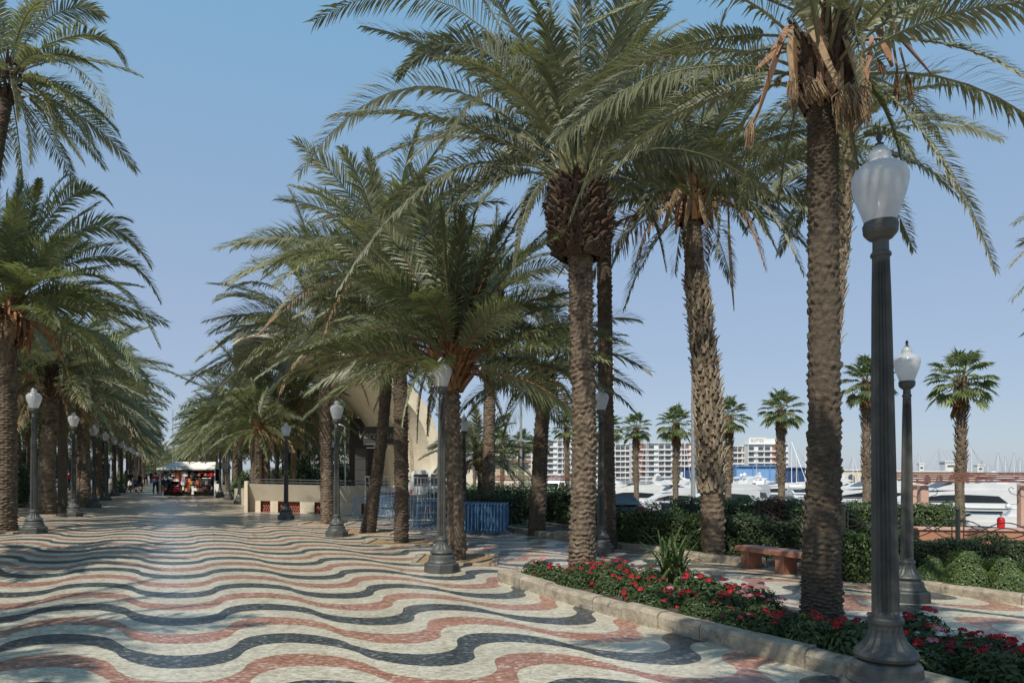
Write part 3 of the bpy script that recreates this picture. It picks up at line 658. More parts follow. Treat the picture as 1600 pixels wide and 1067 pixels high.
for (p0, p1, p2, d1, d2) in (((15, 470), (170, 360), (248, 540), -.3, -.4), ((15, 465), (150, 270), (236, 415), .2, .3), ((12, 460), (110, 240), (172, 318), -.3, -.6), ((12, 460), (75, 290), (105, 275), .2, .4), ((10, 460), (30, 320), (30, 265), -.2, -.4), ((18, 475), (160, 420), (215, 590), -.8, -1.3), ((15, 470), (190, 330), (250, 470), .8, 1.4), ((18, 480), (120, 480), (165, 590), -.3, -.6), ((12, 462), (60, 300), (62, 280), -.9, -1.6), ((15, 470), (160, 310), (205, 345), 1.2, 2.0)):
    n8.fr(p0, p1, p2, int(p2[0] * 7 + p2[1]) % 9999, d1, d2, pairs=78, lw=.038)
crown(n8.cm, n8.px(10, 470), 81, n=66, L=4.2, el=(87, -14), pairs=64, lw=.042, dead=4, droop=.78, pw=.95)
n8.part('crown', n8.cm, ['leafB', 'petiole', 'dead'])

n9 = Near('very tall palm whose crown enters the top left corner of the sky', None, WV(-5.6, 18.2))
n9.stem([(-52, 700), (-36, 500), (-8, 260), (12, 140)], [.26, .24, .21, .19, .19], 16, 'barkd', rh=.1, nc=8, amp=.03, sub=5, vs=4)
mb = MB(); stubs(mb, [n9.px(8, 160), n9.px(14, 105)], [.2, .28], 26, n=70, ln=.32); n9.part('leaf_base_boss', mb, 'fibre')
for (p0, p1, p2, d1, d2) in (((16, 105), (150, 10), (192, 98), 0, 0), ((16, 110), (130, 60), (172, 180), -.3, -.5), ((15, 115), (100, 110), (142, 228), -.2, -.3), ((15, 120), (80, 130), (85, 220), -.5, -.8), ((12, 125), (45, 170), (48, 252), -.3, -.4), ((16, 100), (90, -20), (160, 25), .4, .8), ((14, 95), (60, -40), (100, -60), 0, .2)):
    n9.fr(p0, p1, p2, int(p2[0] * 7 + p2[1]) % 9999, d1, d2, pairs=66, lw=.036, L=.5)
crown(n9.cm, n9.px(14, 105), 91, n=36, L=3.2, el=(82, -30), pairs=54, lw=.036)
n9.part('crown', n9.cm, ['leafA', 'petiole'])

nR = Near('palm outside the right edge, only its frond tips reaching into the picture', None, Vector((14.3, 14.0, gz(14.3))))
nR.stem([(1893, 700), (1895, 500), (1896, 400)], [.27, .25, .24, .24], 18, 'bark', rh=.1, nc=8, amp=.035, sub=4, vs=4)
for (p0, p1, p2, d1, d2) in (((1890, 395), (1700, 270), (1578, 415), 0, 0), ((1890, 400), (1690, 330), (1582, 468), -.3, -.6), ((1885, 390), (1740, 240), (1584, 350), .4, .8)):
    nR.fr(p0, p1, p2, int(p2[1]), d1, d2, twist=.8, pairs=70, lw=.036)
crown(nR.cm, nR.px(1896, 385), 95, n=28, L=3.2, el=(82, -10), pairs=50, lw=.036)
nR.part('crown', nR.cm, ['leafA', 'petiole'])

# ------------------------------------------------------------------ distant palms: shared templates
def crown_mesh(nm, rs, n, L, pairs, lw, el, leaf, sm='petiole'):
    mb = MB(); crown(mb, (0, 0, 0), rs, n=n, L=L, el=el, pairs=pairs, lw=lw, rw=.03, dead=5); return mb.mesh(nm, [M[leaf], M[sm], M['dead']])
def trunk_mesh(nm, rs, r0, r1, m, rh, nc, amp, H=6.0):
    mb = MB(); trunk(mb, [(0, 0, -.1), (.06, 0, H * .35), (-.04, .05, H * .7), (0, 0, H)], [r0, r0 * .85, r1, r1 * 1.05], rs, rh=rh, nc=nc, amp=amp, sub=4, vs=4); return mb.mesh(nm, M[m], True)
def boss_mesh(nm, rs, r0, r1, m):
    mb = MB(); stubs(mb, [(0, 0, -.75), (0, 0, .05)], [r0, r1], rs, n=90, ln=.34, wd=.14, out=.6); mb.ball((0, 0, -.35), (r0 + r1) / 2, 10, 7, squash=(1, 1, 1.5)); return mb.mesh(nm, M[m])
CM = [crown_mesh('crown', 201 + k, 50, 3.9, 40, .052, (82, -26), 'leafB' if k % 2 else 'leafA') for k in range(4)]
CF = [crown_mesh('crown', 301 + k, 42, 3.9, 24, .10, (82, -24), 'leafB' if k else 'leafA') for k in range(3)]
TM = [trunk_mesh('trunk', 401, .33, .26, 'bark', .10, 8, .045), trunk_mesh('trunk', 402, .30, .24, 'barkd', .09, 8, .04), trunk_mesh('trunk', 403, .25, .22, 'barkg', .07, 7, .02)]
BM = [boss_mesh('leaf_base_boss', 501, .28, .36, 'fibre'), boss_mesh('leaf_base_boss', 502, .28, .36, 'petred')]
def far_palm(X, d, H, label, group, k, far=False, ts=1.0, cs=1.0, tr=None):
    r = random.Random(k * 13 + 5)
    root = thing('date_palm', label, 'palm tree', WV(X, d), 0, group)
    lean = Vector((r.uniform(-.25, .25), r.uniform(-.25, .25), H))
    t = put('trunk', TM[k % 3 if tr is None else tr], root); t.scale = (ts, ts, H / 6.0); t.rotation_euler = (0, 0, r.uniform(0, 6))
    c = put('crown', (CF[k % 3] if far else CM[k % 4]), root, (0, 0, H + .1), r.uniform(0, 6.28)); c.scale = (cs,) * 3
    b = put('leaf_base_boss', BM[k % 2], root, (0, 0, H + .05), r.uniform(0, 6)); b.scale = (ts,) * 3
    return root
gl = 'date palms in the left promenade rows'; gr = 'date palms along the right of the promenade'
kk = 0
# left inner row
li = [(75, 803, 5.6, 1.1), (131, 791, 6.6, 1.0)]
for i, (x, y, H, ts) in enumerate(li):
    p = at(x, y); far_palm(p.x + SH * p.y, p.y, H, ['date palm with a sunlit striped trunk just behind the nearest left lamp post', 'date palm with a dark clump at its foot behind the second left lamp post'][i], gl, kk, False, ts * 1.2, 1.1, 0); kk += 1
p = at(98, 800); far_palm(p.x + SH * p.y, p.y, 6.4, 'slim pale smooth trunked palm between the first and second left lamp posts', gl, 2, False, .95, .85, 2)
for i, d in enumerate([40.5, 47, 53, 60, 67, 74, 82, 90, 99, 108, 118, 130, 145]):
    far_palm(-4.95 + rnd.uniform(-.3, .3), d, 6.0 + rnd.uniform(-.5, .9), f'date palm of the inner left row, {ORD[i + 4]} tree from the camera', gl, kk, d > 55, 1.1, 1.12); kk += 1
# left outer row
for i, d in enumerate([23.5, 30, 36.5, 43, 50, 57, 65, 74, 84, 95, 108]):
    far_palm(-9.6 + rnd.uniform(-.5, .5), d, 6.6 + rnd.uniform(-.9, 1.3), f'date palm of the outer left row in the shade, {ORD[i]} tree from the camera', gl, kk, d > 45, 1.1, 1.15); kk += 1
for i, d in enumerate([28, 35, 43, 52, 62, 74]):
    far_palm(-14.5 + rnd.uniform(-.8, .8), d, 6.2 + rnd.uniform(-.9, 1.3), f'date palm deep in the left garden behind the outer row, {ORD[i]} from the camera', gl, kk, d > 40, 1.1, 1.2); kk += 1
# right inner row beyond the bandstand
far_palm(5.0, 38, 4.45, 'short date palm with a round orange boss behind the left end of the bandstand wall', gr, 3, False, .85, .82, 0)
for i, d in enumerate([44, 49, 55, 61, 68, 76, 84, 92, 101, 111, 122, 135]):
    far_palm(5.2 + rnd.uniform(-.5, .4), d, 6.1 + rnd.uniform(-.5, .9), f'date palm of the inner right row beyond the bandstand, {ORD[i]} tree', gr, kk, d > 54, 1.0, 1.18); kk += 1
# right outer rows beyond the bandstand
for i, (X, d) in enumerate([(9.4, 47), (13.1, 48.5), (10.3, 54), (10.8, 61), (11.0, 69), (10.6, 78), (10.8, 88), (10.5, 99), (10.7, 112)]):
    far_palm(X, d, 6.0 + rnd.uniform(-.7, 1.0), f'date palm of the outer right row behind or beyond the bandstand, {ORD[i]} tree', gr, kk, d > 50, .9, 1.0); kk += 1
for i, d in enumerate([50, 58, 67, 78, 90, 104]):
    far_palm(15.6 + rnd.uniform(-.4, .4), d, 5.2 + rnd.uniform(-.7, .8), f'date palm of the seaward row far beyond the bandstand, {ORD[i]} tree', gr, kk, True, .9, .95); kk += 1
for i, (X, d, H_) in enumerate([(7.6, 41, 6.2), (7.4, 51, 6.8), (7.8, 57, 6.4), (8.0, 64, 7.0), (7.7, 73, 6.8), (8.1, 83, 7.2), (7.8, 95, 7.0), (12.9, 57, 7.2), (13.2, 66, 6.8), (13.0, 77, 7.2)]):
    far_palm(X, d, H_, f'tall date palm standing between the right rows past the bandstand, {ORD[i]} tree from the camera', gr, kk, d > 54, 1.0, 1.15); kk += 1
# the far end of the avenue, closed by palms
for i, (X, d) in enumerate([(-1.6, 160), (2.6, 158), (-3.2, 172), (5.0, 170), (.9, 185)]):
    far_palm(X, d, 5.0 + rnd.uniform(-.6, .8), f'small palm closing the far end of the avenue, {ORD[i]} of five', 'palms closing the far end of the avenue', kk, True, 1, 1.1); kk += 1
# the two beside and behind the camera whose shade falls into the picture
far_palm(-9.4, .6, 7.2, 'date palm left of the picture whose shade falls over the lower left mosaic', gl, 1, False, 1.1, 1.1)
far_palm(-8.4, 8.6, 6.0, 'date palm just outside the left edge whose shade stripes the mosaic', gl, 2, False, 1.1, 1.1)
far_palm(1.9, .4, 7.8, 'date palm behind the camera shading the nearest flowers and lamp foot', gr, 3, False, 1.1, 1.0)

# ------------------------------------------------------------------ fan palms on the quay
def fan(mb, c, az, el, pl, fr, rs, mi=0, ms=1, dead=False):
    r = random.Random(rs); h = Vector((math.cos(az), math.sin(az), 0)); d = h * math.cos(el) + Vector((0, 0, math.sin(el)))
    p0 = Vector(c); p1 = p0 + d * pl * .6; p2 = p1 + (d + Vector((0, 0, -.35))).normalized() * pl * .4
    mb.tube([p0, p1, p2], [.022, .016, .012], 4, ms, cap=False)
    t = (p2 - p1).normalized(); s = t.cross(Vector((0, 0, 1))).normalized(); n = s.cross(t)
    V = []; Fs = []
    ns = 17
    for k in range(ns):
        a = (k / (ns - 1) - .5) * R(225); a += r.uniform(-.03, .03)
        q = t * math.cos(a) + s * math.sin(a); q = (q + n * (.22 * abs(math.sin(a)) - .1)).normalized()
        sd_ = q.cross(n).normalized(); L = fr * (1 - .28 * abs(a) / R(112)) * r.uniform(.9, 1.08)
        w1 = .5 * L * .55 * R(225) / ns * 1.1
        m = p2 + q * L * .58; e = m + (q + Vector((0, 0, -(.9 if dead else .75) * r.uniform(.5, 1.3)))).normalized() * L * .42
        b = len(V); V += [p2, m - sd_ * w1 + n * .02, m + sd_ * w1 + n * .02, m - n * .03, e]
        Fs += [(b, b + 1, b + 3), (b, b + 3, b + 2), (b + 1, b + 4, b + 3), (b + 3, b + 4, b + 2)]
    mb.add([tuple(v) for v in V], Fs, mi)
def fan_crown(rs):
    mb = MB(); r = random.Random(rs)
    for k in range(38):
        f = ((k + .5) / 38) ** .85; fan(mb, (0, 0, -.25 * f), k * 2.39996 + r.uniform(-.3, .3), R(88 - 122 * f + r.uniform(-10, 10)), r.uniform(.70, 1.05), r.uniform(.58, .78), rs * 50 + k)
    return mb.mesh('crown', [M['fan'], M['petiole']])
def fan_skirt(rs):
    mb = MB(); r = random.Random(rs)
    for k in range(9):
        fan(mb, (0, 0, -.35 - .06 * k), k * 2.39996, R(-72 + r.uniform(-8, 14)), r.uniform(.25, .45), r.uniform(.38, .55), rs * 60 + k, dead=True)
    return mb.mesh('dead_leaf_skirt', [M['fandead'], M['deador']])
def fan_trunk(rs):
    mb = MB(); trunk(mb, [(0, 0, -.1), (.04, 0, 2), (-.03, 0, 4), (0, 0, 6)], [.27, .215, .205, .20], rs, rh=.11, nc=7, amp=.03, sub=4, vs=4)
    stubs(mb, [(0, 0, 2.2), (-.02, 0, 4.4), (0, 0, 5.9)], [.2, .2, .19], rs, n=190, ln=.22, wd=.11, out=.6, mi=0); return mb.mesh('trunk', M['bark'], True)
def fan_boot(rs):
    mb = MB(); stubs(mb, [(0, 0, -1.1), (0, 0, -.05)], [.2, .17], rs, n=70, ln=.5, wd=.10, out=.12); return mb.mesh('orange_leaf_bases', M['deador'])
FC = [fan_crown(601 + k) for k in range(3)]; FS = [fan_skirt(611 + k) for k in range(2)]; FT = [fan_trunk(621 + k) for k in range(2)]; FB = fan_boot(631)
QZ = -.78
fl = [(1220, 642, 'fan palm in front of the hotel end with the roof sign, between two thick trunks'), (1354, 598, 'fan palm on the quay half hidden behind the nearest lamp post'), (1501, 596, 'fan palm with hanging dead brown leaves beside the red pergola at the right'),
      (1139, 652, 'fan palm peeking out right of the ragged curved date palm trunk'), (1056, 664, 'fan palm on the quay left of the tall grey street light pole'), (994, 670, 'fan palm on the quay in front of the dark glass hotel wing'), (886, 668, 'fan palm on the quay just left of the trunk with the brown boss'),
      (948, 668, 'fan palm half hidden behind the dark tall trunk and lamp post'), (843, 690, 'fan palm behind the leaning stained trunk'), (785, 692, 'fan palm with an orange beard right of the grey trunk behind the barriers'), (742, 690, 'fan palm half hidden behind the grey trunk behind the barriers'), (722, 698, 'fan palm behind the small lamp post left of the grey trunk'), (815, 694, 'fan palm right beside the thin tall mast left of the leaning stained trunk')]
for i, (x, y, lab) in enumerate(fl):
    d = F * (32.5 + (i % 3) * .25) / (x - 262); X = (x - PX) * d / F; z = CZ - (y - PY) * d / F; H = z - QZ
    root = thing('fan_palm', lab, 'palm tree', (X, d, QZ), 0, 'fan palms along the quay')
    ln = (x < 1500) * 0
    t = put('trunk', FT[i % 2], root); t.scale = (1, 1, H / 6); t.rotation_euler.z = i
    s_ = .84 + .2 * ((i * 7) % 5) / 5
    for nm, me, zz in (('crown', FC[i % 3], .05), ('dead_leaf_skirt', FS[i % 2], 0), ('orange_leaf_bases', FB, -.25)):
        o = put(nm, me, root, (0, 0, H + zz), i * 1.3); o.scale = (s_,) * 3

# ------------------------------------------------------------------ ground, quay, water
def grid_ground(name, X0, X1, Y0, Y1, m, dz=0, nx=24, flatz=None):
    xs = np.linspace(X0, X1, nx + 1); V = []; Fc = []
    for y in (Y0, Y1):
        for x in xs: V.append((AW(x, y), y, (gz(AW(x, y)) if flatz is None else flatz) + dz))
    n = nx + 1
    Fc = [(i, i + 1, n + i + 1, n + i) for i in range(nx)]
    mb = MB(); mb.add(V, Fc); return tag(mb.build(name, M[m]), kind='structure')
grid_ground('promenade', -60, 15.5, -30, 420, 'mosaic', nx=30)
mb = MB(); mb.add([tuple(WV(15.5, -30)), tuple(WV(15.5, 420)), (AW(15.5, 420), 420, QZ - 1), (AW(15.5, -30), -30, QZ - 1)], [(0, 3, 2, 1)]); mb.build('retaining_edge', M['kerb'])['kind'] = 'structure'
grid_ground('quay', 15.5, 36, -30, 700, 'quay', flatz=QZ, nx=2)
mb = MB(); mb.add([(AW(36, -30), -30, QZ), (AW(36, 700), 700, QZ), (AW(36, 700), 700, -3), (AW(36, -30), -30, -3)], [(0, 3, 2, 1)]); mb.build('quay_wall', M['kerb'])['kind'] = 'structure'
grid_ground('harbour_water', 36, 14000, -200, 12000, 'water', flatz=-1.55, nx=2)
mb = MB(); mb.add([(-9000, -200, -3.2), (AW(36, -200), -200, -3.2), (AW(36, 12000), 12000, -3.2), (-9000, 12000, -3.2)], [(0, 1, 2, 3)]); mb.build('terrain', M['asphalt'])['kind'] = 'structure'
grid_ground('side_road', 16.4, 20.0, 24, 120, 'asphalt', flatz=-.55, nx=1)

def ribbon_kerb(pts, wd, h, label, name='kerb', zf=gz, piece=.95, side=1, part='kerb_stone'):
    pts = [(AW(*p), p[1]) for p in pts]
    """a run of separate kerb stones along ground points; each stone slightly its own"""
    root = thing(name, label, 'kerb', (pts[0][0], pts[0][1], gz(pts[0][0])))
    b0 = Vector((pts[0][0], pts[0][1], gz(pts[0][0])))
    r = random.Random(int(pts[0][0] * 100)); mb = MB()
    seg = []
    for a, b in zip(pts[:-1], pts[1:]):
        a = Vector(a); b = Vector(b); L = (b - a).length; n = max(1, round(L / piece))
        for k in range(n):
            seg.append((a.lerp(b, k / n), a.lerp(b, (k + 1) / n)))
    for k, (a, b) in enumerate(seg):
        t = (b - a).normalized(); nn = Vector((t.y, -t.x)) * side; g = .006
        a2 = a + t * g; b2 = b - t * g; hh = h + r.uniform(-.018, .014); o = r.uniform(-.015, .015)
        q = []
        prof = ((0, -.1), (0, hh - .05), (.022, hh - .015), (.06, hh), (wd - .02, hh), (wd, hh - .03), (wd, -.1))
        for pnt in (a2, b2):
            for (u, z) in prof:
                w2 = pnt + nn * (u + o); q.append((w2.x - b0.x, w2.y - b0.y, gz(w2.x) + z - b0.z))
        m = len(prof); f = [(i, i + 1, m + i + 1, m + i) for i in range(m - 1)] + [tuple(range(m - 1, -1, -1)), tuple(range(m, 2 * m))]
        mb.add(q, f)
    mb.build(part, M['kerb'], root); return root
bedL = [(8.62, 12.25), (7.2, 12.5), (6.3, 12.35), (5.82, 12.05), (5.84, 10.6), (5.98, 9.0), (6.22, 7.35), (6.42, 6.2), (6.62, 4.4), (6.7, 2.6)]
ribbon_kerb(bedL, .22, .20, 'worn stone kerb of the flower bed facing the mosaic', side=-1, piece=.66)
ribbon_kerb([(8.62, 12.25), (8.66, 9.0), (8.9, 5.0), (9.0, 2.6)], .14, .12, 'low stone kerb on the far side of the flower bed', side=1)
mb = MB(); mb.slab([(AW(*p_), p_[1]) for p_ in [(6.0, 11.9), (6.05, 10.6), (6.2, 9.0), (6.44, 7.35), (6.64, 6.2), (6.84, 4.4), (6.92, 2.6), (8.9, 2.6), (8.8, 5.0), (8.56, 9.0), (8.52, 12.15), (7.2, 12.3), (6.4, 12.15)]], -.05, .11, zf=gz)
tag(mb.build('flower_bed_soil', M['soil']), kind='structure')
hk = [(11.25, 24.5), (11.7, 19.5), (12.25, 15.75), (12.42, 15.05), (13.1, 14.95), (13.02, 12.6), (13.25, 10.6), (13.6, 8.2), (14.0, 5.5)]
ribbon_kerb(hk, .24, .17, 'sandy stone kerb along the foot of the clipped hedges', side=-1, piece=1.1)
mb = MB(); mb.slab([(AW(*p_), p_[1]) for p_ in [(11.48, 24.5), (11.93, 19.5), (12.48, 15.8), (12.62, 15.25), (13.32, 15.1), (13.25, 12.6), (13.48, 10.6), (13.83, 8.2), (14.22, 5.5), (20.2, 5.5), (20.2, 20), (16.3, 24.4)]], -.6, .08, zf=gz)
tag(mb.build('hedge_bed_soil', M['soil']), kind='structure')
# square tree pits of the centre row
def pit(x, y, s, label):
    p = at(x, y); root = thing('tree_pit', label, 'tree pit', (p.x, p.y, p.z)); mb = MB()
    mb.add([(-s, -s, .006 + TILT * s), (s, -s, .006 - TILT * s), (s, s, .006 - TILT * s), (-s, s, .006 + TILT * s)], [(0, 1, 2, 3)]); mb.build('sand', M['sand'], root)
    mb = MB()
    for (cx, cy, sx, sy) in ((0, -s, 2 * s + .12, .12), (0, s, 2 * s + .12, .12), (-s, 0, .12, 2 * s - .12), (s, 0, .12, 2 * s - .12)):
        mb.box((cx, cy, .012 - TILT * cx), (sx, sy, .045))
    mb.build('edging', M['kerb'], root)
for x, y, s, l in ((714, 874, .85, 'square sandy tree pit around the short red-stalked palm'), (627, 847, .85, 'square sandy tree pit around the dark straight trunk'), (574, 832, .8, 'square sandy tree pit around the curving trunk'), (512, 818, .8, 'square sandy tree pit around the pale knobbly trunk'),
                   (6, 829, .9, 'square tree pit around the palm at the left picture edge'), (75, 803, .9, 'square tree pit around the palm with the striped sunlit trunk')):
    pit(x, y, s, l)

# ------------------------------------------------------------------ lamp posts
def lamp_meshes(n):
    G = 2 * n
    b = MB(); b.lathe([(.335, -.03), (.335, .155), (.318, .175), (.285, .185)], 8); b.lathe([(.27, .18), (.272, .20), (.26, .225), (.246, .24), (.238, .305), (.21, .335), (.19, .345)], G)
    f = MB(); prof = [(.185, .345), (.212, .362), (.220, .385), (.208, .41)]
    pr2 = [(.205, .412), (.180, .44), (.150, .475), (.128, .515), (.116, .555), (.110, .60)]
    f.lathe(prof + pr2 + [(.118, .605), (.122, .62), (.122, .64), (.112, .655)], G, flute=[0] * 4 + [.0, .09, .10, .10, .09, .0] + [0] * 4)
    s = MB(); s.lathe([(.094, .652), (.093, .68), (.0925, .70), (.088, 1.3), (.078, 2.2), (.066, 3.0), (.060, 3.24), (.0595, 3.28), (.060, 3.30)], G, flute=[0, .02, .22, .22, .22, .22, .22, .0, 0])
    c = MB(); c.lathe([(.058, 3.292), (.069, 3.295), (.072, 3.308), (.066, 3.322), (.056, 3.332), (.055, 3.41), (.082, 3.425), (.112, 3.46), (.118, 3.475), (.117, 3.495), (.120, 3.50), (.121, 3.525), (.113, 3.535), (.113, 3.545), (.06, 3.546)], G)
    g = MB(); g.lathe([(.108, 3.548), (.124, 3.60), (.152, 3.68), (.178, 3.76), (.193, 3.835), (.192, 3.88), (.172, 3.925), (.135, 3.958), (.098, 3.975), (.073, 3.988), (.070, 4.0), (.077, 4.022), (.077, 4.035), (.064, 4.065), (.044, 4.095), (.026, 4.108)], max(16, 2 * n), cap=False)
    t = MB(); t.lathe([(.03, 4.106), (.031, 4.122), (.014, 4.127), (.012, 4.14), (.021, 4.155), (.022, 4.175), (.014, 4.195), (.003, 4.205)], 10)
    return [x.mesh(nm, M[m], sm) for x, nm, m, sm in ((b, 'plinth', 'iron', False), (f, 'fluted_base', 'iron', False), (s, 'shaft', 'iron', False), (c, 'collar', 'iron', False), (g, 'globe', 'globe', True), (t, 'finial', 'irondk', True))]
LN = lamp_meshes(16); LF = lamp_meshes(8)
def lamp(pos, label, near, group, h=1.0):
    root = thing('street_lamp', label, 'street lamp', pos, 0, group)
    for me in (LN if near else LF):
        o = put(me.name.split('.')[0], me, root)
        if near and me.name.split('.')[0] in ('plinth', 'fluted_base', 'shaft', 'collar'): 
            pass
    root.scale = (1, 1, h); return root
gm = 'lamp posts with white glass globes'
nl = lamp(Vector((2.985, 5.44, gz(2.985) + .08)), 'nearest and tallest looking fluted lamp post, its foot at the flower bed kerb', True, gm); nl.scale = (1.08, 1.08, 1.085); nl.rotation_euler = (0, R(-.75), 0)
lamp(at(690, 893), 'lamp post with rusty foot in the centre, in front of the short red-stalked palm', True, gm)
lamp(at(526, 838), 'dark shaded lamp post beside the pale knobbly palm trunk', True, gm, .97)
lamp(at(447, 811), 'grey lamp post in front of the left part of the bandstand wall', True, gm, .93)
lamp(at(1417, 938), 'rust streaked lamp post by the round clipped bushes, right of the nearest post', True, gm, .98)
lamp(at(939, 863), 'lamp post half hidden behind the trunk with the brown boss', True, gm)
lamp(at(725, 824), 'small lamp post between the short palm and the grey trunk behind the barriers', True, gm, .97)
for x, y, l in ((374, 787, 'lamp post just left of the bandstand wall end'), (357, 781, 'second lamp post right of the market stall'), (344, 777, 'lamp post closest to the right end of the market stall')):
    p = at(x, y); lamp(p, l, False, gm)
for i, d in enumerate([71, 82, 93]): lamp(WV(4.4, d), f'faint lamp post of the right row behind the market stall, {ORD[i]} of three', False, gm)
for i, (x, d) in enumerate([(10.8, 45), (10.8, 52), (10.8, 60)]): lamp(WV(x, d), f'lamp post behind the bandstand among the far trunks, {ORD[i]} from the camera', False, gm)
for i, (x, y) in enumerate([(53, 833), (115, 807), (147, 793)]):
    lamp(at(x, y), ['nearest lamp post on the left, its dark foot beside the cut off trunk', 'second lamp post of the left row, past the striped trunk', 'third lamp post of the left row'][i], True, gm, [1, .98, .97][i])
lamp(WV(-3.65, 12.3), 'lamp post just outside the left edge whose thin shadow crosses the mosaic', True, gm)
for i, d in enumerate([40.5, 47.5, 54.5, 61.5, 68.5, 76, 84, 92]): lamp(WV(-3.7, d), f'{ORD[i + 3]} lamp post of the left row', False, gm)
for i, d in enumerate([48, 58, 68]): lamp(WV(-10.7, d), f'distant lamp post of the outer left row between the trunks, {ORD[i]} from the camera', False, gm)

# ------------------------------------------------------------------ leafy clumps
def leaves(mb, pts, nrmls, size, rs, mi=0, spread=.9, aspect=.55):
    rng = np.random.RandomState(rs); n = len(pts)
    N = nrm(nrmls + rng.normal(0, spread, (n, 3)) * .6 + np.array([0, 0, .25]))
    D = nrm(np.cross(N, rng.normal(0, 1, (n, 3)))); S = np.cross(N, D)
    L = size * rng.uniform(.6, 1.3, (n, 1)); W = L * aspect
    V = np.stack([pts - D * L * .5, pts + S * W * .5 + N * L * .08, pts + D * L * .5 - N * L * .05, pts - S * W * .5 + N * L * .08], 1).reshape(-1, 3)
    i = np.arange(n)[:, None] * 4
    mb.add(V, np.concatenate([i, i + 1, i + 2, i + 3], 1), mi)
def box_points(L, W, H, n, rs, rough=.06):
    rng = np.random.RandomState(rs)
    ar = np.array([L * W, L * H, L * H, W * H, W * H]); ch = rng.choice(5, n, p=ar / ar.sum())
    u = rng.uniform(-.5, .5, n); v = rng.uniform(-.5, .5, n); p = np.zeros((n, 3)); q = np.zeros((n, 3))
    for k, (ax, s) in enumerate(((2, 1), (1, 1), (1, -1), (0, 1), (0, -1))):
        m = ch == k
        if ax == 2: p[m] = np.stack([u[m] * L, v[m] * W, np.full(m.sum(), H)], 1); q[m, 2] = 1
        if ax == 1: p[m] = np.stack([u[m] * L, np.full(m.sum(), s * W / 2), (v[m] + .5) * H], 1); q[m, 1] = s
        if ax == 0: p[m] = np.stack([np.full(m.sum(), s * L / 2), u[m] * W, (v[m] + .5) * H], 1); q[m, 0] = s
    lump = .05 * np.sin(p[:, 0] * 3.1 + rs) + .05 * np.sin(p[:, 0] * 7.3 + p[:, 2] * 5 + rs) + .04 * np.sin(p[:, 1] * 6 + p[:, 2] * 4)
    p = p + q * (rng.uniform(-rough * 2.2, rough, n) + lump)[:, None]
    return p, q
def hedge(a, b, W, H, label, n, size=.075, m='hedge', rough=.06, zb=None, rs=1, cat='hedge', name='hedge', px=False):
    if px: a, b = [Vector(((p_[0] - PX) * p_[1] / F, p_[1])) for p_ in (a, b)]
    else: a = Vector((AW(*a), a[1])); b = Vector((AW(*b), b[1]))
    L = (b - a).length; c = (a + b) / 2; z = gz(c.x) + .05 if zb is None else zb
    rz = math.atan2(b.y - a.y, b.x - a.x)
    root = thing(name, label, cat, (c.x, c.y, z), rz)
    mb = MB(); p, q = box_points(L, W, H, n, rs, rough); leaves(mb, p, q, size, rs); mb.build('foliage', M[m], root)
    k = MB(); k.bbox((0, 0, H * .46), (L - .22, W - .22, H * .84), .08); k.build('filler_core', M['core'], root); return root  # added solid dark core, closes see-through gaps between the leaves
def bush(c, r, h, label, n, size=.06, m='hedgel', rs=1, name='round_bush', group=None, core=True, cat='bush'):
    root = thing(name, label, cat, c, 0, group)
    rng = np.random.RandomState(rs); v = nrm(rng.normal(0, 1, (n, 3))); v[:, 2] = np.abs(v[:, 2]) * 1.15 - .12
    rad = (1 + .07 * np.sin(v[:, 0] * 6 + rs) + .06 * np.sin(v[:, 1] * 8 + v[:, 2] * 5)) * rng.uniform(.86, 1.04, n)
    mb = MB(); leaves(mb, v * rad[:, None] * np.array([r, r, h]) + np.array([0, 0, .04]), v, size, rs); mb.build('foliage', M[m], root)
    if core: k = MB(); k.ball((0, 0, h * .36), 1, 14, 9, squash=(r * .78, r * .78, h * .46)); k.build('filler_core', M['core'], root, True)  # same added dark core, as a ball, behind the leaf shell
    return root
# clipped hedges, bushes and shrubs on the right
hedge((1112, 16.9), (940, 19.5), .9, .84, 'loose dark shrub hedge behind the kerb between the lamp post and the curved trunk', 15000, .085, 'hedge', .16, rs=2, px=True)
hedge((1190, 16.2), (1118, 17.0), .9, .85, 'clipped dark hedge with pale stems left of the red bench', 7000, .075, 'hedged', .08, rs=3, px=True)
hedge((1290, 15.2), (1188, 16.1), .9, .84, 'dark clipped hedge directly behind the red bench', 8000, .07, 'hedged', .07, rs=4, px=True)
hedge((1316, 13.2), (1364, 12.7), .8, .80, 'leafy bush block with bright glossy leaves between the big trunk and the nearest lamp post', 5200, .075, 'hedgel', .1, rs=5, px=True)
hedge((1352, 14.3), (1640, 13.8), .8, .64, 'low dark clipped hedge behind the round bushes', 14000, .06, 'hedged', .05, rs=6, px=True)
hedge((1062, 25.0), (1488, 18.7), 1.0, 1.42, 'long clipped hedge with a flat sunlit top behind the iron fence', 26000, .085, 'hedge', .06, zb=-.40, rs=7, px=True)
hedge((1192, 22.5), (1236, 21.9), 1.1, 1.46, 'reddish brown clipped block in the hedge behind the fence', 3600, .085, 'hredd', .06, zb=-.40, rs=8, px=True)
hedge((12.3, 24.4), (12.2, 31.0), 1.2, 1.1, 'dark hedge between the blue barriers and the leaning stained trunk', 8000, .10, 'hedged', .12, rs=9)
hedge((15.2, 24.6), (15.0, 34.0), 1.2, 1.35, 'tall dark hedge seen behind the leaning stained trunk', 9000, .11, 'hedge', .12, rs=10)
bl = [(1457, 931, .27, .40, 'small round clipped bush behind the rust streaked lamp post'), (1512, 937, .40, .55, 'largest round clipped bush in the middle of the row at the right kerb'), (1577, 941, .39, .48, 'round clipped bush cut by the right picture edge'), (1477, 934, .20, .27, 'little round bush touching the foot of the rust streaked lamp post')]
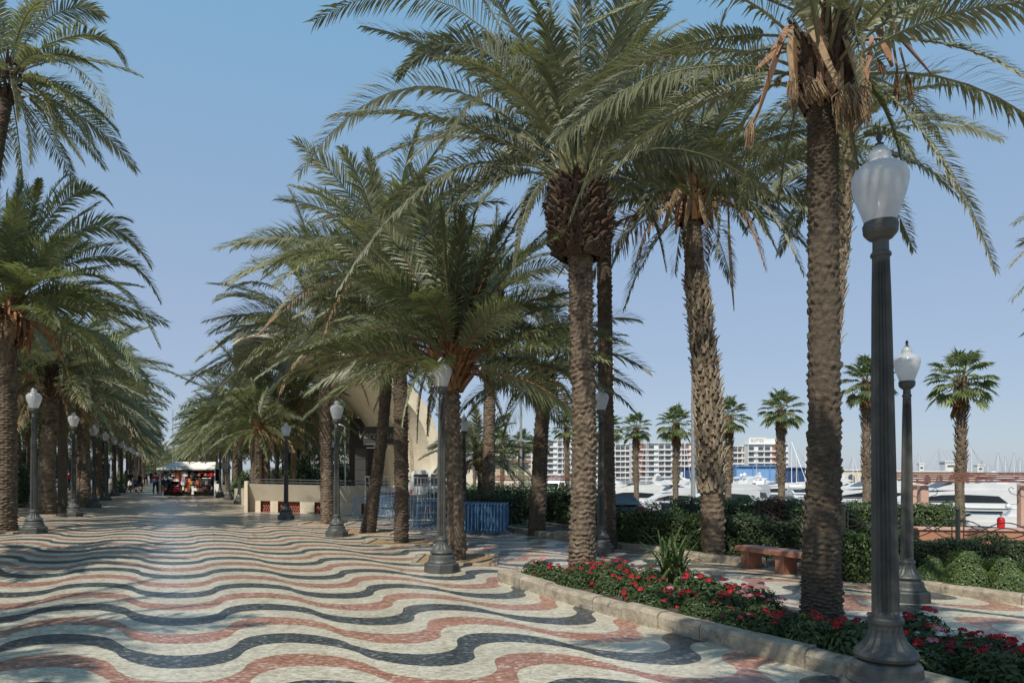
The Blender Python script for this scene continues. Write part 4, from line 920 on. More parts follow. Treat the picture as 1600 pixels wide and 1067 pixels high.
for i, (x, y, r, h, l) in enumerate(bl):
    p = at(x, y - 6); bush((p.x + .2, p.y + .35, p.z + .08), r, h, l, int(15000 * r), .045, 'hedgel', 20 + i, group='round clipped bushes')
p = at(1345, 898); bush((p.x + .5, p.y, p.z + .08), .42, .34, 'low sprawling bush at the kerb right of the big trunk', 1500, .07, 'hedgel', 31)
def shrub(c, r, h, label, rs, n=1500, m='hedge', size=.09):
    root = thing('shrub', label, 'shrub', c); rr = random.Random(rs); mb = MB(); st = MB()
    for k in range(16):
        a = rr.uniform(0, 6.28); e = rr.uniform(.6, 1.4); d = Vector((math.cos(a) * math.cos(e), math.sin(a) * math.cos(e), math.sin(e))); L = h * rr.uniform(.7, 1.1)
        pt = [d * L * t + Vector((0, 0, -.25 * t * t * math.cos(e) * h)) for t in (0, .4, .75, 1)]
        st.tube(pt, [.012, .01, .007, .004], 4, cap=False)
        for t in range(26):
            u = .25 + .75 * t / 26; q = d * L * u + Vector((0, 0, -.25 * u * u * math.cos(e) * h))
            for s in range(max(1, n // 420)):
                o = Vector((rr.gauss(0, 1), rr.gauss(0, 1), rr.gauss(0, 1))) * .10 * r / .5
                leaves(mb, np.array([q + o]), np.array([o.normalized()]), size, rr.randint(0, 99999), aspect=.28)
    mb.build('foliage', M[m], root); st.build('stems', M['barkd'], root); return root
shrub(WV(15.3, 10.55, .08), .65, 1.15, 'feathery dark shrub in front of the terracotta wall at the right edge', 41, 2000, 'hedged', .13)
shrub(WV(13.05, 21.2, .08), .8, 1.25, 'feathery green shrub over the hedge beside the parked car', 42, 2200, 'hedge', .15)
shrub(WV(13.4, 18.6, .08), .7, 1.15, 'loose bushy shrub standing out of the hedge left of the curved trunk', 43, 1800, 'hedge', .14)
shrub(WV(12.5, 18.3, .08), .5, .6, 'yellowish low shrub at the foot of the hedge', 44, 1200, 'hedgel', .10)

# ------------------------------------------------------------------ flower bed
def flower_head_mesh(m, rs):
    mb = MB(); r = random.Random(rs); rng = np.random.RandomState(rs)
    n = 46; v = nrm(rng.normal(0, 1, (n, 3))); v[:, 2] = np.abs(v[:, 2]) * .8
    leaves(mb, v * np.array([.036, .036, .026]), v, .026, rs, aspect=.9); return mb.mesh('flower_head', M[m])
FH = {k: [flower_head_mesh(k, 700 + i * 5 + j) for j in range(2)] for i, k in enumerate(('fred', 'fpink', 'fwhite', 'fdark'))}
def fplant_mesh(rs):
    mb = MB(); r = random.Random(rs)
    n = 900; rng = np.random.RandomState(rs); v = nrm(rng.normal(0, 1, (n, 3))); v[:, 2] = np.abs(v[:, 2])
    p = v * rng.uniform(.35, 1, (n, 1)) ** .6 * np.array([.30, .30, .33]); leaves(mb, p + np.array([0, 0, .02]), v, .070, rs, aspect=.42)
    s = MB()
    for k in range(9):
        a = r.uniform(0, 6.28); mb.tube([(0, 0, 0), (math.cos(a) * .1, math.sin(a) * .1, .16), (math.cos(a) * .2, math.sin(a) * .2, .30)], [.008, .006, .004], 4, cap=False)
    return mb.mesh('foliage', M['flleaf'])
FPM = [fplant_mesh(720 + k) for k in range(4)]
def bed_x(y): return 6.0 + (12.0 - y) * .085 + .33, 8.62 + max(0, (9 - y)) * .03 - .35
cols = {'fred': 'red', 'fpink': 'pink', 'fwhite': 'white', 'fdark': 'crimson'}
rf = random.Random(21); k = 0; yy = 11.95; row = 0; last = {}
while yy > 3.2:
    xa, xb = bed_x(yy); nx = 5 if yy < 11 else 4
    for i in range(nx):
        x = xa + (xb - xa) * (i + .5) / nx + rf.uniform(-.12, .12); y = yy + rf.uniform(-.14, .14)
        if (x - 7.65) ** 2 + (y - 12.6) ** 2 < .25 or (x - 8.15) ** 2 * .8 + (y - 8.3) ** 2 < .55 or (x - 7.74) ** 2 + (y - 10.6) ** 2 < .10: continue
        pick = rf.random(); main = 'fred' if pick < .52 else 'fpink' if pick < .64 else 'fwhite' if pick < .73 else 'fdark'
        s = rf.uniform(.85, 1.2)
        side_w = ['along the mosaic kerb', 'second from the mosaic kerb', 'in the middle of the bed', 'second from the far kerb', 'along the far kerb'][min(4, i if nx == 5 else i + (i > 1))]
        lab = f'{cols[main]} flowering plant {side_w}, {ORD[row]} row from the far end'
        root = thing('flowering_plant', lab, 'flower', WV(x, y, .10), rf.uniform(0, 6.28), 'flowering plants in the kerbed bed'); root.scale = (s, s, s * rf.uniform(.68, .95))
        put('foliage', FPM[k % 4], root)
        for h in range(rf.randint(4, 7)):
            a = rf.uniform(0, 6.28); rr = rf.uniform(.05, .33); hz = .37 - rr * rr * 2.3 + rf.uniform(-.02, .05)
            c_ = main if rf.random() < .85 else rf.choice(['fred', 'fdark', 'fpink'])
            o = put('flower_head', FH[c_][h % 2], root, (math.cos(a) * rr, math.sin(a) * rr, hz), rf.uniform(0, 6)); o.scale = (rf.uniform(.75, 1.35),) * 3
        k += 1
    yy -= .52; row += 1
# spiky dracaena in the bed
def spiky(c, label, n, L, rs, hgt):
    root = thing('spiky_plant', label, 'plant', c); r = random.Random(rs); mb = MB(); s = MB()
    for t in range(4):
        a = t * 1.7; hx, hy = math.cos(a) * .10, math.sin(a) * .10; hh = hgt * r.uniform(.7, 1.0)
        s.tube([(hx * .4, hy * .4, 0), (hx, hy, hh * .5), (hx * 1.3, hy * 1.3, hh)], [.035, .03, .03], 7)
        for k in range(n):
            f = k / n; e = R(82 - 95 * f + r.uniform(-8, 8)); az = k * 2.4 + t; h = Vector((math.cos(az), math.sin(az), 0)); d = h * math.cos(e) + Vector((0, 0, math.sin(e)))
            l = L * r.uniform(.7, 1.1); p0 = Vector((hx * 1.3, hy * 1.3, hh - .12 * f)); p1 = p0 + d * l * .45; p2 = p1 + (d + Vector((0, 0, -.35 - .4 * math.cos(e)))).normalized() * l * .35; p3 = p2 + (d + Vector((0, 0, -1.0))).normalized() * l * .2
            sd = h.cross(Vector((0, 0, 1))); wv = .017
            V = [p0 - sd * wv * .7, p0 + sd * wv * .7, p1 - sd * wv, p1 + sd * wv, p2 - sd * wv * .7, p2 + sd * wv * .7, p3]
            mb.add([tuple(v) for v in V], [(0, 1, 3, 2), (2, 3, 5, 4), (4, 5, 6)])
    mb.build('leaves', M['hedgel'], root); s.build('stems', M['dead'], root)
spiky(WV(7.78, 10.55, .1), 'spiky dracaena standing in the flower bed between the two big trunks', 34, .80, 3, .42)
p = at(905, 862); spiky((p.x + .5, p.y + .3, p.z), 'small spiky plant at the kerb left of the trunk with the brown boss', 12, .35, 5, .08)

# ------------------------------------------------------------------ bench, iron fence, terracotta wall, pergolas
root = thing('stone_bench', 'polished red stone bench on block legs in the kerb recess behind the big trunk', 'bench', WV(12.45, 13.75), AX)
mb = MB(); mb.bbox((0, 0, .425), (.52, 2.3, .10), .02); mb.build('seat', M['stonered'], root)
for yv in (-.92, 0, .92):
    mb = MB(); mb.bbox((0, yv, .185), (.40, .22, .37), .01); mb.build('leg', M['stonered'], root)
FX = 18.0; FS_ = 2.63 * math.hypot(1, SH); fy = [FS_ * k for k in range(6)]
root = thing('iron_fence', 'black wrought iron fence with crossing wave bars between the hedges', 'fence', WZ3(FX, 10.3, -.24), AX)
for y in fy:
    mb = MB(); mb.box((0, y - fy[0], .60), (.07, .07, 1.2)); mb.ball((0, y - fy[0], 1.25), .05); mb.build('post', M['irondk'], root)
for y in fy[:-1]:
    mb = MB(); L = FS_; y0 = y - fy[0]
    for s in (.13, L - .13): mb.tube([(0, y0 + s, .08), (0, y0 + s, 1.08)], .014, 6)
    for ph in range(4):
        for lev in (.40, .78):
            A = .27; pts = [(0.015 * (ph % 2), y0 + .13 + (L - .26) * t / 28, lev + A * .62 * math.cos(2 * math.pi * (t / 28 * 1.5 + ph / 2.0)) + (.06 if ph > 1 else -.06)) for t in range(29)]
            if ph < 2 or lev > .5: mb.tube(pts, .0125, 5)
    mb.build('wave_panel', M['irondk'], root)
root = thing('terracotta_wall', 'low terracotta planter wall behind the iron fence at the right', 'wall', P(1432, 744, 18.2) * 1.0 + Vector((0, 0, -2.4)), math.atan2(-1.2, 5.6))
mb = MB(); mb.box((3.4, 0, .50), (6.8, .45, 1.0)); mb.build('wall', M['terra'], root)
mb = MB(); mb.box((3.4, 0, 1.025), (6.9, .55, .05)); mb.build('coping', M['pinkpost'], root)
def pergola(o, posts, ln, label, rz, nb, h):
    root = thing('pergola', label, 'pergola', o, rz)
    for (x, y) in posts:
        mb = MB(); mb.bbox((x, y, (h - .1) / 2), (.26, .26, h - .1), .02); mb.build('post', M['pinkpost'], root)
        mb = MB()
        for s in (-1, 1):
            mb.tube([(x + s * .14, y, h - .75), (x + s * .2, y, h - .5), (x + s * .42, y, h - .42), (x + s * .5, y, h - .28), (x + s * .40, y, h - .2), (x + s * .3, y, h - .27)], .012, 5)
        mb.build('scroll_bracket', M['irondk'], root)
    for k in range(nb):
        mb = MB(); mb.box((ln[0] + (ln[1] - ln[0]) / 2 + .22 * k, ln[2] + k * (ln[3] - ln[2]) / max(1, nb - 1), h + .02 + .075 * k), (ln[1] - ln[0], .08, .055)); mb.build('beam', M['redwood'], root)
    for k in range(3):
        mb = MB(); mb.tube([(ln[0] + .5 + k * (ln[1] - ln[0] - 1) / 2, ln[2], h - .055), (ln[0] + .5 + k * (ln[1] - ln[0] - 1) / 2, ln[3], h - .045 + .075 * (nb - 1))], .03, 4)
        mb.build('cross_rail', M['redwood'], root)
q = 47.0; pergola((AW(25.1, F / q), F / q, QZ), [(0, 0), (2.75, -1.2), (1.6, 3.6), (4.8, 2.4)], (-.5, 7.5, -.3, 4.2), 'dark red timber pergola on pink posts in front of the big motor yacht', R(-3), 5, 2.45)
pergola((AW(16.6, 34.5), 34.5, -.55), [(.1, 0), (3.3, 0), (1.2, 3), (5, 3)], (-.7, 4.0, -.2, 3.2), 'dark red pergola on pink posts behind the hedge left of the brown boss trunk', 0, 4, 2.2)

# ------------------------------------------------------------------ parked car behind the hedge
def car(pos, rz, label):
    root = thing('parked_car', label, 'car', pos, rz)
    side = [(-2.0, .35), (-2.05, .7), (-1.95, .95), (-.95, 1.02), (-.2, 1.42), (1.2, 1.46), (1.85, 1.05), (2.05, .95), (2.1, .55), (2.05, .35)]
    mb = MB(); n = len(side); rows = []
    for y, s, dz in ((-.86, .98, 0), (-.80, 1, 0), (.80, 1, 0), (.86, .98, 0)):
        rows.append([(x * s, y * (1 if z < 1.1 else .82), z) for x, z in side])
    V = [p_ for r_ in rows for p_ in r_]; f = [(r_ * n + i, r_ * n + (i + 1) % n, (r_ + 1) * n + (i + 1) % n, (r_ + 1) * n + i)[::-1] for r_ in range(3) for i in range(n)] + [tuple(range(n)), tuple(range(4 * n - 1, 3 * n - 1, -1))]
    mb.add(V, f); mb.build('body', M['carpaint'], root)
    mb = MB(); mb.add([(1.27, -.6, 1.42), (1.27, .6, 1.42), (1.86, .68, 1.08), (1.86, -.68, 1.08)], [(0, 1, 2, 3)][::1]); mb.v[-1] += np.array([.03, 0, .02]); mb.build('rear_window', M['darkglass'], root)
    for s in (-1, 1):
        mb = MB(); mb.prism([(-.75, 1.06), (1.45, 1.08), (1.1, 1.36), (-.15, 1.34)], s * .80, s * .875, sx=.95); mb.build('side_window', M['darkglass'], root)
        mb = MB(); mb.bbox((2.03, s * .68, .92), (.14, .22, .26), .02); mb.build('tail_light', M['redplastic'], root)
        for x in (-1.3, 1.3):
            mb = MB(); mb.tube([(x, s * .68, .32), (x, s * .885, .32)], .32, 20); wv = mb.build('wheel', M['rubber'], root)
            mb = MB(); mb.tube([(x, s * .88, .32), (x, s * .90, .32)], .2, 14); mb.build('rim', M['steel'], wv)
        mb = MB(); mb.bbox((-.6, s * .98, 1.05), (.16, .2, .13), .02); mb.build('mirror', M['carpaint'], root)
    mb = MB(); mb.box((2.115, 0, .62), (.02, .5, .12)); mb.build('number_plate', M['white'], root)
car((AW(18.1, 28.2), 28.2, -.34), R(-78), 'dark car with a red tail light over the hedge by the half hidden lamp post')

# ------------------------------------------------------------------ blue crowd barriers
def barrier():
    root = thing('crowd_barrier', 'blue steel crowd barrier in front of the row', 'barrier', (0, 0, 0))
    mb = MB(); pts = []
    W, H = 2.1, .95
    path = [(-W / 2, 0, .14), (-W / 2, 0, H - .12)] + [(-W / 2 + .12 - .12 * math.cos(R(a)), 0, H - .12 + .12 * math.sin(R(a))) for a in (30, 60, 90)] + [(W / 2 - .12 + .12 * math.sin(R(a)), 0, H - .12 + .12 * math.cos(R(a))) for a in (0, 30, 60)] + [(W / 2, 0, H - .12), (W / 2, 0, .14)]
    mb.tube(path, .019, 6); mb.tube([(-W / 2, 0, .16), (W / 2, 0, .16)], .016, 6); mb.build('frame', M['bluepaint'], root)
    mb = MB()
    for k in range(17): mb.tube([(-W / 2 + (k + 1) * W / 18, 0, .16), (-W / 2 + (k + 1) * W / 18, 0, H)], .009, 5, cap=False)
    mb.build('bars', M['bluepaint'], root)
    for x in (-.75, .75):
        mb = MB(); mb.tube([(x, -.28, .012), (x, -.05, .14), (x, .05, .14), (x, .28, .012)], .016, 5); mb.build('foot', M['bluepaint'], root)
    return root
b0 = barrier()
def place_barriers(x0, y0, dx, dy, n, rz, first, what):
    p = at(x0, y0)
    for k in range(n):
        X = p.x + dx * k; Y = p.y + dy * k
        lab = f'blue crowd barrier, {ORD[k]} from the left, stacked {what}' if n > 3 else f'blue steel crowd barrier standing {what}, {ORD[k]} of {n}'
        if first and k == 0: b0.location = (X, Y, gz(X)); b0.rotation_euler.z = rz; b0['label'] = lab; b0['group'] = 'blue crowd barriers'
        else: dup(b0, (X, Y, gz(X)), rz + rnd.uniform(-.02, .02), lab, 'blue crowd barriers')
# tight stack seen end on: each barrier stands square to the picture a hand's width right of the last
place_barriers(722, 830, .105, -.012, 15, R(87.5), True, 'right of the short palm')
place_barriers(667, 826, .16, .05, 3, R(70), False, 'left of the centre lamp post')
place_barriers(592, 812, 1.1, .3, 2, R(4), False, 'beside the curving trunk')

# ------------------------------------------------------------------ bandstand
def text_obj(name, s, m, parent, loc, size, ext=.01, rot=(R(90), 0, 0), shear=0, align='CENTER'):
    """each letter is a piece of its own, set out along the line by the font's own advance"""
    def adv(t):
        if not t: return 0.0
        cu = bpy.data.curves.new('t', 'FONT'); cu.body = t + 'I'; cu.size = size; o = bpy.data.objects.new('t', cu); C.objects.link(o)
        bpy.context.view_layer.update(); wd = o.dimensions.x; bpy.data.objects.remove(o); return wd
    base = adv(''); w0 = [adv(s[:k]) if k else 0 for k in range(len(s) + 1)]; tot = w0[-1]
    for k, ch in enumerate(s):
        if ch == ' ': continue
        cu = bpy.data.curves.new(name, 'FONT'); cu.body = ch; cu.size = size; cu.extrude = ext; cu.shear = shear
        o = bpy.data.objects.new(name, cu); C.objects.link(o)
        dg = bpy.context.evaluated_depsgraph_get(); me = bpy.data.meshes.new_from_object(o.evaluated_get(dg)); bpy.data.objects.remove(o)
        me.materials.clear(); me.materials.append(M[m]); o = bpy.data.objects.new(name, me); C.objects.link(o); o.parent = parent
        o.location = (loc[0] - tot / 2 + max(0, w0[k] - size * .2), loc[1], loc[2]); o.rotation_euler = rot
BX, BY = 3.6, 31.6
b0v = WV(BX, BY)
root = thing('bandstand', 'open air bandstand with a cream concrete canopy, slanting parapet wall and red grilles', 'bandstand', b0v)
def loc(X, Y, Z): return tuple(WZ3(X, Y, Z) - b0v)
# canopy: thick vault swept in depth, open towards the avenue
prof = [(13.25, -.35), (13.3, 1.6), (13.15, 3.4), (12.6, 5.0), (11.6, 6.3), (10.2, 7.4), (8.4, 8.2), (6.4, 8.75), (5.0, 8.95), (4.2, 8.95), (3.7, 8.85)]
innr = [(12.75, -.35), (12.8, 1.6), (12.65, 3.2), (12.1, 4.6), (11.15, 5.75), (9.9, 6.75), (8.2, 7.55), (6.3, 8.15), (5.0, 8.45), (4.2, 8.62), (3.7, 8.72)]
def sm(pr, n=44):
    return [p for p, _ in path_pts([(x, 0, z) for x, z in pr], [0] * len(pr), n)]
po, pi = sm(prof), sm(innr); ys = np.linspace(33.2, 42.5, 9); V = []; n = len(po)
for k, y in enumerate(ys):
    bow = 1 - .10 * (2 * k / 8 - 1) ** 2 + .02
    for pr in (po, pi):
        for i, p in enumerate(pr):
            u = i / (n - 1); V.append(loc(p.x + (1 - bow) * 6 * u, y + (.9 * u * (1 if k < 4 else -1 if k > 4 else 0)), p.z * (1 - .25 * (1 - bow))))
f = []
for k in range(8):
    a, b = k * 2 * n, (k + 1) * 2 * n
    for i in range(n - 1):
        f += [(a + i, a + i + 1, b + i + 1, b + i), (a + n + i, b + n + i, b + n + i + 1, a + n + i + 1)]
    f += [(a + n - 1, a + 2 * n - 1, b + 2 * n - 1, b + n - 1)]
for a, fl_ in ((0, 0), (16 * n, 1)):
    for i in range(n - 1):
        q_ = (a + i, a + n + i, a + n + i + 1, a + i + 1); f.append(q_ if not fl_ else q_[::-1])
mb = MB(); mb.add(V, f); cn = mb.build('canopy', M['cream'], root, False)
for p_ in cn.data.polygons: p_.use_smooth = False
# platform, parapet wall and piers
mb = MB(); sf = [(4.2, 32.3), (13.0, 30.9), (13.0, 43), (4.2, 43)]; mb.add([loc(a_, b_, z_) for z_ in (-.4, .72) for a_, b_ in sf], [(3, 2, 1, 0), (4, 5, 6, 7), (0, 1, 5, 4), (1, 2, 6, 5), (2, 3, 7, 6), (3, 0, 4, 7)]); mb.build('stage_floor', M['cream'], root)
A = Vector((3.78, 31.9, 0)); Bv = Vector((9.9, 30.6, 0)); Lw = (Bv - A).length; dw = (Bv - A).normalized(); nw = Vector((dw.y, -dw.x, 0))
def wl(s, o, z): v = A + dw * s + nw * o; return loc(v.x, v.y, -TILT * v.x + z)
mb = MB()
mb.add([wl(0, -.1, .52), wl(Lw, -.1, .52), wl(0, .10, .52), wl(Lw, .10, .52), wl(0, .52, 1.30), wl(Lw, .52, 1.30), wl(0, .30, 1.30), wl(Lw, .30, 1.30)], [(0, 1, 3, 2), (2, 3, 5, 4), (4, 5, 7, 6), (6, 7, 1, 0), (0, 2, 4, 6), (1, 7, 5, 3)]); mb.build('parapet', M['cream'], root)
mb = MB(); mb.add([wl(-.15, -.3, -.02), wl(.0, -.3, -.02), wl(-.15, .62, -.02), wl(.0, .62, -.02), wl(-.15, -.3, 1.42), wl(.0, -.3, 1.42), wl(-.15, .62, 1.42), wl(.0, .62, 1.42)], [(0, 2, 3, 1), (4, 5, 7, 6), (2, 6, 7, 3), (0, 1, 5, 4), (0, 4, 6, 2), (1, 3, 7, 5)]); mb.build('end_slab', M['cream'], root)
gaps = [(.55, 1.0), (1.35, 2.35), (3.0, 4.05), (5.05, 5.85)]; s0 = 0.02
for g0, g1 in gaps + [(6.05, None)]:
    mb = MB(); a, b = s0, g0
    mb.add([wl(a, -.10, -.05), wl(b, -.10, -.05), wl(a, .10, -.05), wl(b, .10, -.05), wl(a, -.10, .518), wl(b, -.10, .518), wl(a, .10, .518), wl(b, .10, .518)], [(0, 2, 3, 1), (4, 5, 7, 6), (2, 6, 7, 3), (0, 1, 5, 4), (0, 4, 6, 2), (1, 3, 7, 5)]); mb.build('pier', M['cream'], root)
    if g1 is None: break
    mb = MB(); rows, colz = 4, max(4, int((g1 - g0) / .11)); 
    mb.add([wl(g0, -.30, -.05), wl(g1, -.30, -.05), wl(g1, -.30, .52), wl(g0, -.30, .52)], [(0, 1, 2, 3)])
    for r_ in range(rows + 1):
        z = .02 + r_ * .115; mb.add([wl(g0, -.18, z), wl(g1, -.18, z), wl(g0, -.06, z), wl(g1, -.06, z), wl(g0, -.18, z + .03), wl(g1, -.18, z + .03), wl(g0, -.06, z + .03), wl(g1, -.06, z + .03)], [(0, 2, 3, 1), (4, 5, 7, 6), (2, 6, 7, 3), (0, 1, 5, 4)])
    for c_ in range(colz):
        for r_ in range(rows):
            s_ = g0 + (g1 - g0) * (c_ + (.5 if r_ % 2 else .1)) / colz; z = .05 + r_ * .115; mb.add([wl(s_, -.17, z), wl(s_ + .045, -.17, z), wl(s_, -.07, z), wl(s_ + .045, -.07, z), wl(s_, -.17, z + .085), wl(s_ + .045, -.17, z + .085), wl(s_, -.07, z + .085), wl(s_ + .045, -.07, z + .085)], [(2, 6, 7, 3), (0, 1, 5, 4), (0, 4, 6, 2), (1, 3, 7, 5)])
    mb.build('brick_grille', M['brick'], root); s0 = g1
mb = MB()
for z in (1.40, 1.52): mb.tube([wl(.05, .34, z), wl(Lw, .34, z)], .022, 6)
for k in range(9): mb.tube([wl(.1 + k * (Lw - .2) / 8, .34, 1.28), wl(.1 + k * (Lw - .2) / 8, .34, 1.52)], .018, 6)
mb.build('railing', M['irondk'], root)
mb = MB(); mb.box(loc(12.0, 42.2, 2.7), (1.5, .2, 4.6)); mb.build('stage_shade_panel', M['black'], root)  # added black panel standing in for the shade inside the stage
sg = MB(); sg.box(loc(11.7, 37.0, 3.72), (2.2, .06, 1.0)); sgo = sg.build('sign_board', M['black'], root)
text_obj('letter', 'Verc   usons', 'signgrey', sgo, loc(11.75, 36.95, 3.58), .58, .01, shear=.25)
mb = MB()
for z in (2.95, 3.15): mb.box(loc(11.7, 36.97, z + .12), (1.9, .03, .03))
mb.build('sign_rule', M['signgrey'], sgo)
root = thing('speaker_stack', 'black speaker tower on the stage left of the hanging sign', 'speaker', WZ3(10.85, 38.3, .6))
for k in range(4):
    mb = MB(); mb.bbox((0, 0, .32 + k * .62), (.62, .5, .6), .02); mb.build('cabinet', M['black'], root)
root = thing('stage_truss', 'silver lattice truss tower under the bandstand canopy', 'truss', WZ3(12.0, 34.9, -.2))
mb = MB()
for sx in (-.14, .14):
    for sy in (-.14, .14): mb.tube([(sx, sy, 0), (sx, sy, 4.4)], .022, 6)
mb.build('chords', M['steel'], root); mb = MB()
for k in range(14):
    z = .1 + k * .3; s = 1 if k % 2 else -1
    for sy in (-.14, .14): mb.tube([(-.14 * s, sy, z), (.14 * s, sy, z + .3)], .012, 5)
    for sx in (-.14, .14): mb.tube([(sx, -.14 * s, z), (sx, .14 * s, z + .3)], .012, 5)
mb.build('lattice', M['steel'], root)
# white site fence and van beside the stage
def mesh_fence(x, y, d, w, h, rz, label):
    X = (x - PX) * d / F; root = thing('site_fence', label, 'fence', (X, d, gz(X)), rz, 'white site fence panels beside the stage')
    mb = MB(); mb.tube([(-w / 2, 0, .1), (-w / 2, 0, h), (w / 2, 0, h), (w / 2, 0, .1), (-w / 2, 0, .1)], .025, 6); mb.build('frame', M['white'], root)
    mb = MB()
    for k in range(1, 12): mb.tube([(-w / 2 + w * k / 12, 0, .1), (-w / 2 + w * k / 12, 0, h)], .009, 4, cap=False)
    for k in range(1, 6): mb.tube([(-w / 2, 0, .1 + (h - .1) * k / 6), (w / 2, 0, .1 + (h - .1) * k / 6)], .009, 4, cap=False)
    mb.build('bars', M['white'], root)
    mb = MB(); mb.bbox((-w / 2, 0, .06), (.2, .5, .12), .01); mb.bbox((w / 2, 0, .06), (.2, .5, .12), .01); mb.build('foot', M['kerb'], root)
mesh_fence(606, 770, 29.0, 1.9, 1.75, R(3), 'white site fence panel between the curving trunk and the dark straight trunk')
mesh_fence(652, 770, 26.5, 1.6, 1.75, R(-4), 'white site fence panel just right of the dark straight trunk')
mesh_fence(690, 770, 27.5, 1.9, 1.75, R(8), 'white site fence panel behind the centre lamp post')
root = thing('metal_flight_case', 'stacked silver and white stage cases behind the site fence by the curving trunk', 'case', ((606 - PX) * 30.4 / F, 30.4, gz((606 - PX) * 30.4 / F)))
for k, (w_, h_, z_) in enumerate(((1.7, .7, .36), (1.5, .55, 1.0))):
    mb = MB(); mb.bbox((0, 0, z_), (w_, .6, h_), .03); o = mb.build('case', M['steel' if k else 'white'], root)
    mb = MB(); mb.box((0, -.305, z_), (w_ - .1, .012, .05)); mb.build('trim', M['black'], o)
root = thing('white_van', 'white van parked beside the bandstand behind the fence panels', 'van', ((672 - PX) * 33 / F, 32.8, gz((672 - PX) * 33 / F)))
X0 = 1.05
mb = MB(); mb.prism([(-1.0, .35), (1.0, .35), (1.02, 1.2), (.92, 1.95), (.7, 2.1), (-.7, 2.1), (-.92, 1.95), (-1.02, 1.2)], 0, 4.2, sx=.96); mb.build('body', M['white'], root)
for s in (-.42, .42): mb = MB(); mb.box((s, -.012, 1.62), (.70, .02, .55)); mb.build('rear_window', M['darkglass'], root)
for s in (-.88, .88):
    mb = MB(); mb.box((s, -.015, 1.0), (.12, .03, .35)); mb.build('tail_light', M['redplastic'], root)
    for y in (.7, 3.4): mb = MB(); mb.tube([(s - .1, y, .33), (s + .1, y, .33)], .33, 16); mb.build('wheel', M['rubber'], root)

# ------------------------------------------------------------------ market stall and what hangs on it
SX, SY = (293 - PX) * 50 / F, 50.0; sz = gz(SX)
root = thing('market_stall', 'white canopied souvenir stall in the middle of the avenue', 'stall', (SX, SY, sz))
W2, D2 = 2.0, 2.6
for sx in (-W2, W2):
    for sy in (0, D2): mb = MB(); mb.box((sx, sy, 1.02), (.07, .07, 2.04)); mb.build('post', M['white'], root)
mb = MB(); mb.add([(-2.15, -.2, 2.02), (2.1, -.2, 2.02), (2.1, 2.8, 2.02), (-2.15, 2.8, 2.02), (-1.15, .45, 2.52), (2.0, .15, 2.50), (2.0, 2.6, 2.50), (-1.15, 2.3, 2.52)], [(0, 1, 5, 4), (1, 2, 6, 5), (2, 3, 7, 6), (3, 0, 4, 7), (4, 5, 6, 7), (3, 2, 1, 0)]); mb.build('roof', M['canvas'], root)
mb = MB(); mb.box((0, -.22, 1.98), (4.3, .03, .12)); mb.build('valance', M['canvas'], root)
mb = MB(); mb.box((0, 1.3, 1.0), (3.85, .05, 1.95)); mb.build('back_panel', M['black'], root)
mb = MB(); mb.box((0, .75, .42), (3.8, .9, .78)); mb.build('counter', M['black'], root)
mb = MB()
for z in (.75, 1.3, 1.85): mb.tube([(-1.98, .12, z), (1.98, .12, z)], .018, 6)
mb.build('rail', M['steel'], root)
GC = {'black': (.02, .02, .022), 'dark brown': (.09, .04, .02), 'tan': (.35, .19, .09), 'red': (.55, .02, .025), 'white': (.75, .74, .72), 'navy': (.02, .03, .08), 'orange': (.60, .22, .05), 'pale pink': (.68, .45, .42), 'grey': (.22, .22, .23), 'rust': (.33, .10, .05), 'pale blue': (.38, .50, .68), 'crimson': (.40, .01, .04)}
for c_, v_ in GC.items(): flat('goods_' + c_.replace(' ', '_'), v_)
def goods_mesh(kind, rs):
    mb = MB(); r = random.Random(rs)
    if kind == 'handbag':
        mb.add([(-.15, -.05, -.36), (.15, -.05, -.36), (.15, .05, -.36), (-.15, .05, -.36), (-.12, -.03, -.14), (.12, -.03, -.14), (.12, .03, -.14), (-.12, .03, -.14)], [(3, 2, 1, 0), (4, 5, 6, 7), (0, 1, 5, 4), (1, 2, 6, 5), (2, 3, 7, 6), (3, 0, 4, 7)])
        mb.tube([(-.08, 0, -.14), (-.07, 0, -.04), (0, 0, 0), (.07, 0, -.04), (.08, 0, -.14)], .010, 5)
    elif kind == 'hat':
        mb.lathe([(.17, -.16), (.17, -.15), (.09, -.14), (.085, -.06), (.05, -.03), (.01, -.02)], 14); mb.tube([(0, 0, -.03), (0, 0, 0)], .006, 4)
    elif kind == 'shirt':
        mb.prism([(-.12, -.52), (.12, -.52), (.13, -.16), (.24, -.24), (.29, -.14), (.12, -.02), (.05, -.05), (-.05, -.05), (-.12, -.02), (-.29, -.14), (-.24, -.24), (-.13, -.16)][::1], -.02, .02); mb.tube([(0, 0, -.06), (0, 0, 0)], .006, 4)
    elif kind == 'scarf':
        for k in range(3): mb.add([((-.06 + k * .05), -.01 + .01 * k, 0), ((-.01 + k * .05), .015, 0), ((.0 + k * .05), .015, -.55), ((-.07 + k * .05), -.012 + .01 * k, -.5)], [(0, 1, 2, 3)])
        mb.prism([(-.07, -.55), (.09, -.52), (.08, 0), (-.06, 0)], -.012, .012)
    elif kind == 'backpack':
        mb.ball((0, 0, -.24), .17, 10, 8, squash=(.9, .55, 1.15)); mb.bbox((0, -.09, -.30), (.2, .06, .16), .02); mb.tube([(-.03, 0, -.05), (0, 0, 0), (.03, 0, -.05)], .01, 5)
    else:
        mb.prism([(-.05, -.22), (.03, -.22), (.05, -.18), (.05, -.04), (-.03, -.03)], -.09, -.02); mb.prism([(-.05, -.24), (.03, -.24), (.05, -.20), (.05, -.06), (-.03, -.05)], .02, .09); mb.tube([(0, -.05, -.04), (0, 0, 0), (0, .05, -.06)], .006, 4)
    return mb
KG = {}
